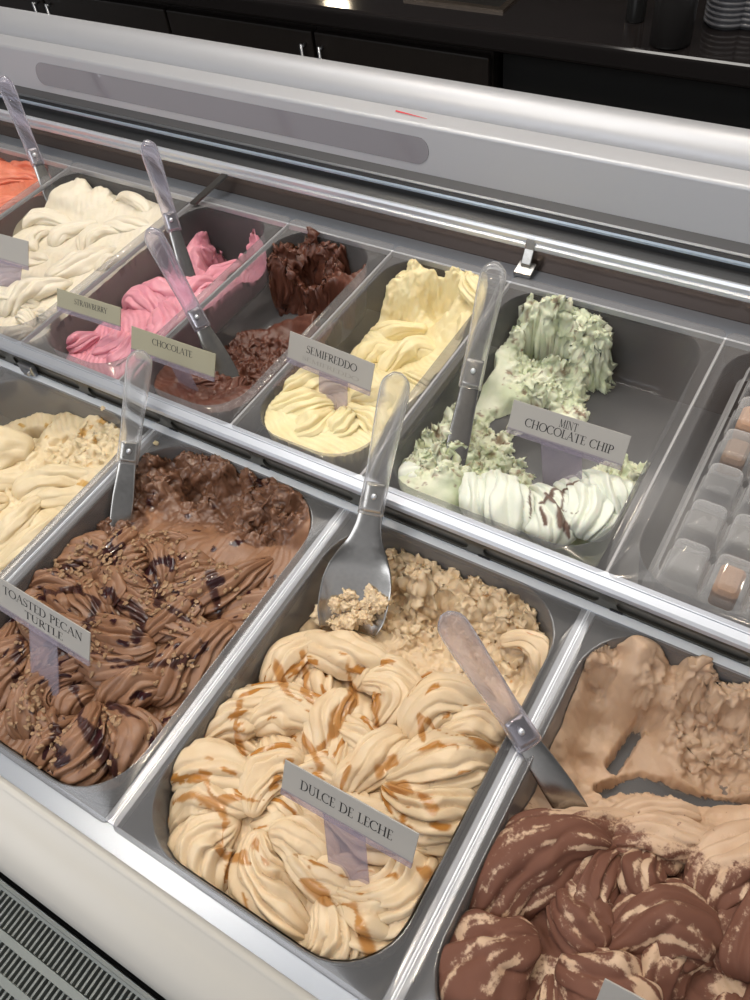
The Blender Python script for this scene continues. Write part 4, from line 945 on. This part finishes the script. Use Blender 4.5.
def card(label, TL, TR, BR, BL, zb, zt, lines, stem=None, face='card', stemz=-50, lipmat='stem'):
    bl, br, tl, tr = at(*BL, zb), at(*BR, zb), at(*TL, zt), at(*TR, zt)
    ex = br-bl; Wd = np.linalg.norm(ex); ex /= Wd
    up = (tl-bl+tr-br)/2; up -= ex*(up@ex); Hh = np.linalg.norm(up); up /= Hh; nr = np.cross(ex, up)
    if nr@(CP-bl) < 0: nr = -nr
    r = empty('flavour_card', (bl+br)/2); tag(r, label, 'label card')
    m_ = MB().frame_box(bl-nr*1.2, ex*Wd, up*Hh, nr*1.2); bevel(m_.build('plate', M[face], r), .4)
    MB().frame_box(bl-nr*1.6-up*4.5, ex*Wd, up*6, nr*2.0).build('clear_lip', M[lipmat], r)
    for txt, x0, y0, h, wd, mt in lines:
        lettering(txt, bl+ex*x0*Wd+up*y0*Hh, ex, up, nr, h*Hh, wd*Wd, M[mt], r)
    if stem:
        (su0, sv0), (su1, sv1), sw = stem
        a = bl+ex*su0*Wd; wv = sw*Wd
        b = at(su1, sv1, stemz); d = b-a-ex*wv/2
        MB().frame_box(a-nr*3-up*2, ex*wv, d, -nr*1.2).build('stem', M['stem'], r)
    return r
card('white card reading DULCE DE LECHE in the caramel gelato', (286, 763), (425, 835), (412, 864), (281, 789), -2, 24,
     [('DULCE DE LECHE', .14, .36, .30, .70, 'ink')], ((.32, 0), (348, 890), .32), stemz=-48)
card('white card reading TOASTED PECAN TURTLE at the left picture edge', (-25, 563), (88, 632), (89, 662), (-22, 592), 0, 26,
     [('TOASTED PECAN', .24, .55, .27, .70, 'ink'), ('TURTLE', .44, .16, .25, .34, 'ink')], ((.45, 0), (42, 690), .25), stemz=-45)
card('grey card reading SEMIFREDDO above the pale yellow gelato', (286, 330), (371, 362), (370, 392), (287, 358), 14, 42,
     [('SEMIFREDDO', .22, .48, .26, .60, 'ink'), ('SEMIFREDDO', .18, .18, .14, .68, 'gold')], ((.38, 0), (331, 425), .34), stemz=-28)
card('cream card reading MINT CHOCOLATE CHIP over the green gelato', (513, 398), (632, 438), (622, 466), (507, 428), 10, 36,
     [('MINT', .42, .60, .26, .16, 'ink'), ('CHOCOLATE CHIP', .14, .26, .28, .76, 'ink')], ((.30, 0), (562, 500), .36), stemz=-60)
card('olive card reading CHOCOLATE in front of the dark chocolate gelato', (122, 323), (204, 350), (214, 378), (131, 349), 14, 38,
     [('CHOCOLATE', .26, .52, .26, .48, 'ink')], ((.45, 0), (195, 402), .22), face='cardback', stemz=-40)
card('olive card reading STRAWBERRY in front of the pink gelato', (52, 286), (116, 307), (120, 327), (57, 307), 14, 34,
     [('STRAWBERRY', .28, .46, .28, .52, 'ink')], None, face='cardback')
card('grey card at the left picture edge over the white gelato', (-34, 226), (20, 238), (28, 267), (-26, 252), 14, 42,
     [], ((.45, 0), (5, 300), .4), stemz=-30)
card('grey card corner poking up at the bottom picture edge by the cocoa gelato', (600, 977), (712, 1036), (704, 1066), (594, 1006), -2, 24,
     [], ((.35, 0), (650, 1090), .3), stemz=-48)

# ================================================================ TRAY OF WAFERS in the right hand pan
tr = empty('blister_tray', (870, 165, -30)); tag(tr, 'clear plastic compartment tray of wafers lying in the right pan', 'tray')
tx0, tx1, ty0, ty1 = 772, 972, 16, 326
def rbox_rings(x0, x1, y0, y1, R, zs):
    V = []; F = []; n = 0
    for j, (ins, z) in enumerate(zs):
        pts = rrect(x0+ins, x1-ins, y0+ins, y1-ins, max(R-ins*.4, 2), 4); n = len(pts); V += [(x, y, z) for x, y in pts]
    for j in range(len(zs)-1):
        for i in range(n): F.append((j*n+i, j*n+(i+1) % n, (j+1)*n+(i+1) % n, (j+1)*n+i))
    F.append(tuple((len(zs)-1)*n+i for i in range(n)))
    return V, F
V, F = rbox_rings(tx0, tx1, ty0, ty1, 14, [(-4, -34), (-4, -32), (0, -32), (2, -8), (5, -4)])
obj('lid_shell', V, F[:-1], M['blister'], tr, True)
nx_, ny_ = 5, 6; cw, ch_ = (tx1-tx0-12)/nx_, (ty1-ty0-12)/ny_
proto = None; protoW = None
for i in range(nx_):
    for j in range(ny_):
        x, y = tx0+6+i*cw, ty0+6+j*ch_
        V, F = rbox_rings(0, cw, 0, ch_, 8, [(0, -24), (1.6, -22), (3, -8), (3.8, -3.5), (5.5, -1), (8, -.2), (14, .2)])
        if proto is None:
            proto = obj('compartment', V, F, M['blister'], tr, True)
            c = proto
        else:
            c = proto.copy(); col.objects.link(c)
        c.matrix_parent_inverse = Matrix.Translation(-Vector(tr.location)); c.location = (x*S, y*S, 0)
full = [(0, 4, .9), (1, 4, .9), (1, 0, .6), (2, 0, .8), (2, 1, .7), (0, 3, .3), (1, 3, .35), (2, 4, .8), (3, 2, .8), (3, 4, .8), (3, 0, .8), (4, 1, .8)]
wn = ['near', 'second', 'third', 'fourth', 'fifth', 'sixth', 'seventh']; cn = ['left', 'second', 'third', 'fourth', 'fifth']
wm = {}
for i, j, k in full:
    x, y = tx0+6+i*cw+8, ty0+6+j*ch_+8
    key = k
    if key not in wm: wm[key] = simple('wafer_tone', (.34*k+.10, .17*k+.07, .08*k+.05), .7, bump=.5, bscale=500)
    V, F = rbox_rings(x, x+cw-16, y, y+ch_-16, 5, [(0, -30), (0, -12), (3, -8), (8, -6.5)])
    tag(bevel(obj('wafer', V, F, wm[key], None, False), .8), f'brown wafer in the {wn[j]} row from the front, {cn[i]} column of the clear tray', 'wafer', 'wafers in the clear tray')

# small splashes of gelato on the pan wall and ledge
for lab, u, v, z, r, mt in (('small cream gelato splash on the pan wall, upper of two', 232, 680, -58, 2.6, cara), ('small cream gelato splash on the pan wall, lower of two', 231, 694, -62, 3.0, cara),
                            ('tiny cream drip on the rim behind the pecan gelato', 156, 443, -33, 2.6, nutm), ('tiny cream drip on the slotted riser above the pecan pan', 103, 408, -20, 2.4, nutm)):
    blob(lab, [(u, v, z, r)], mt, 3, 'gelato_drip')
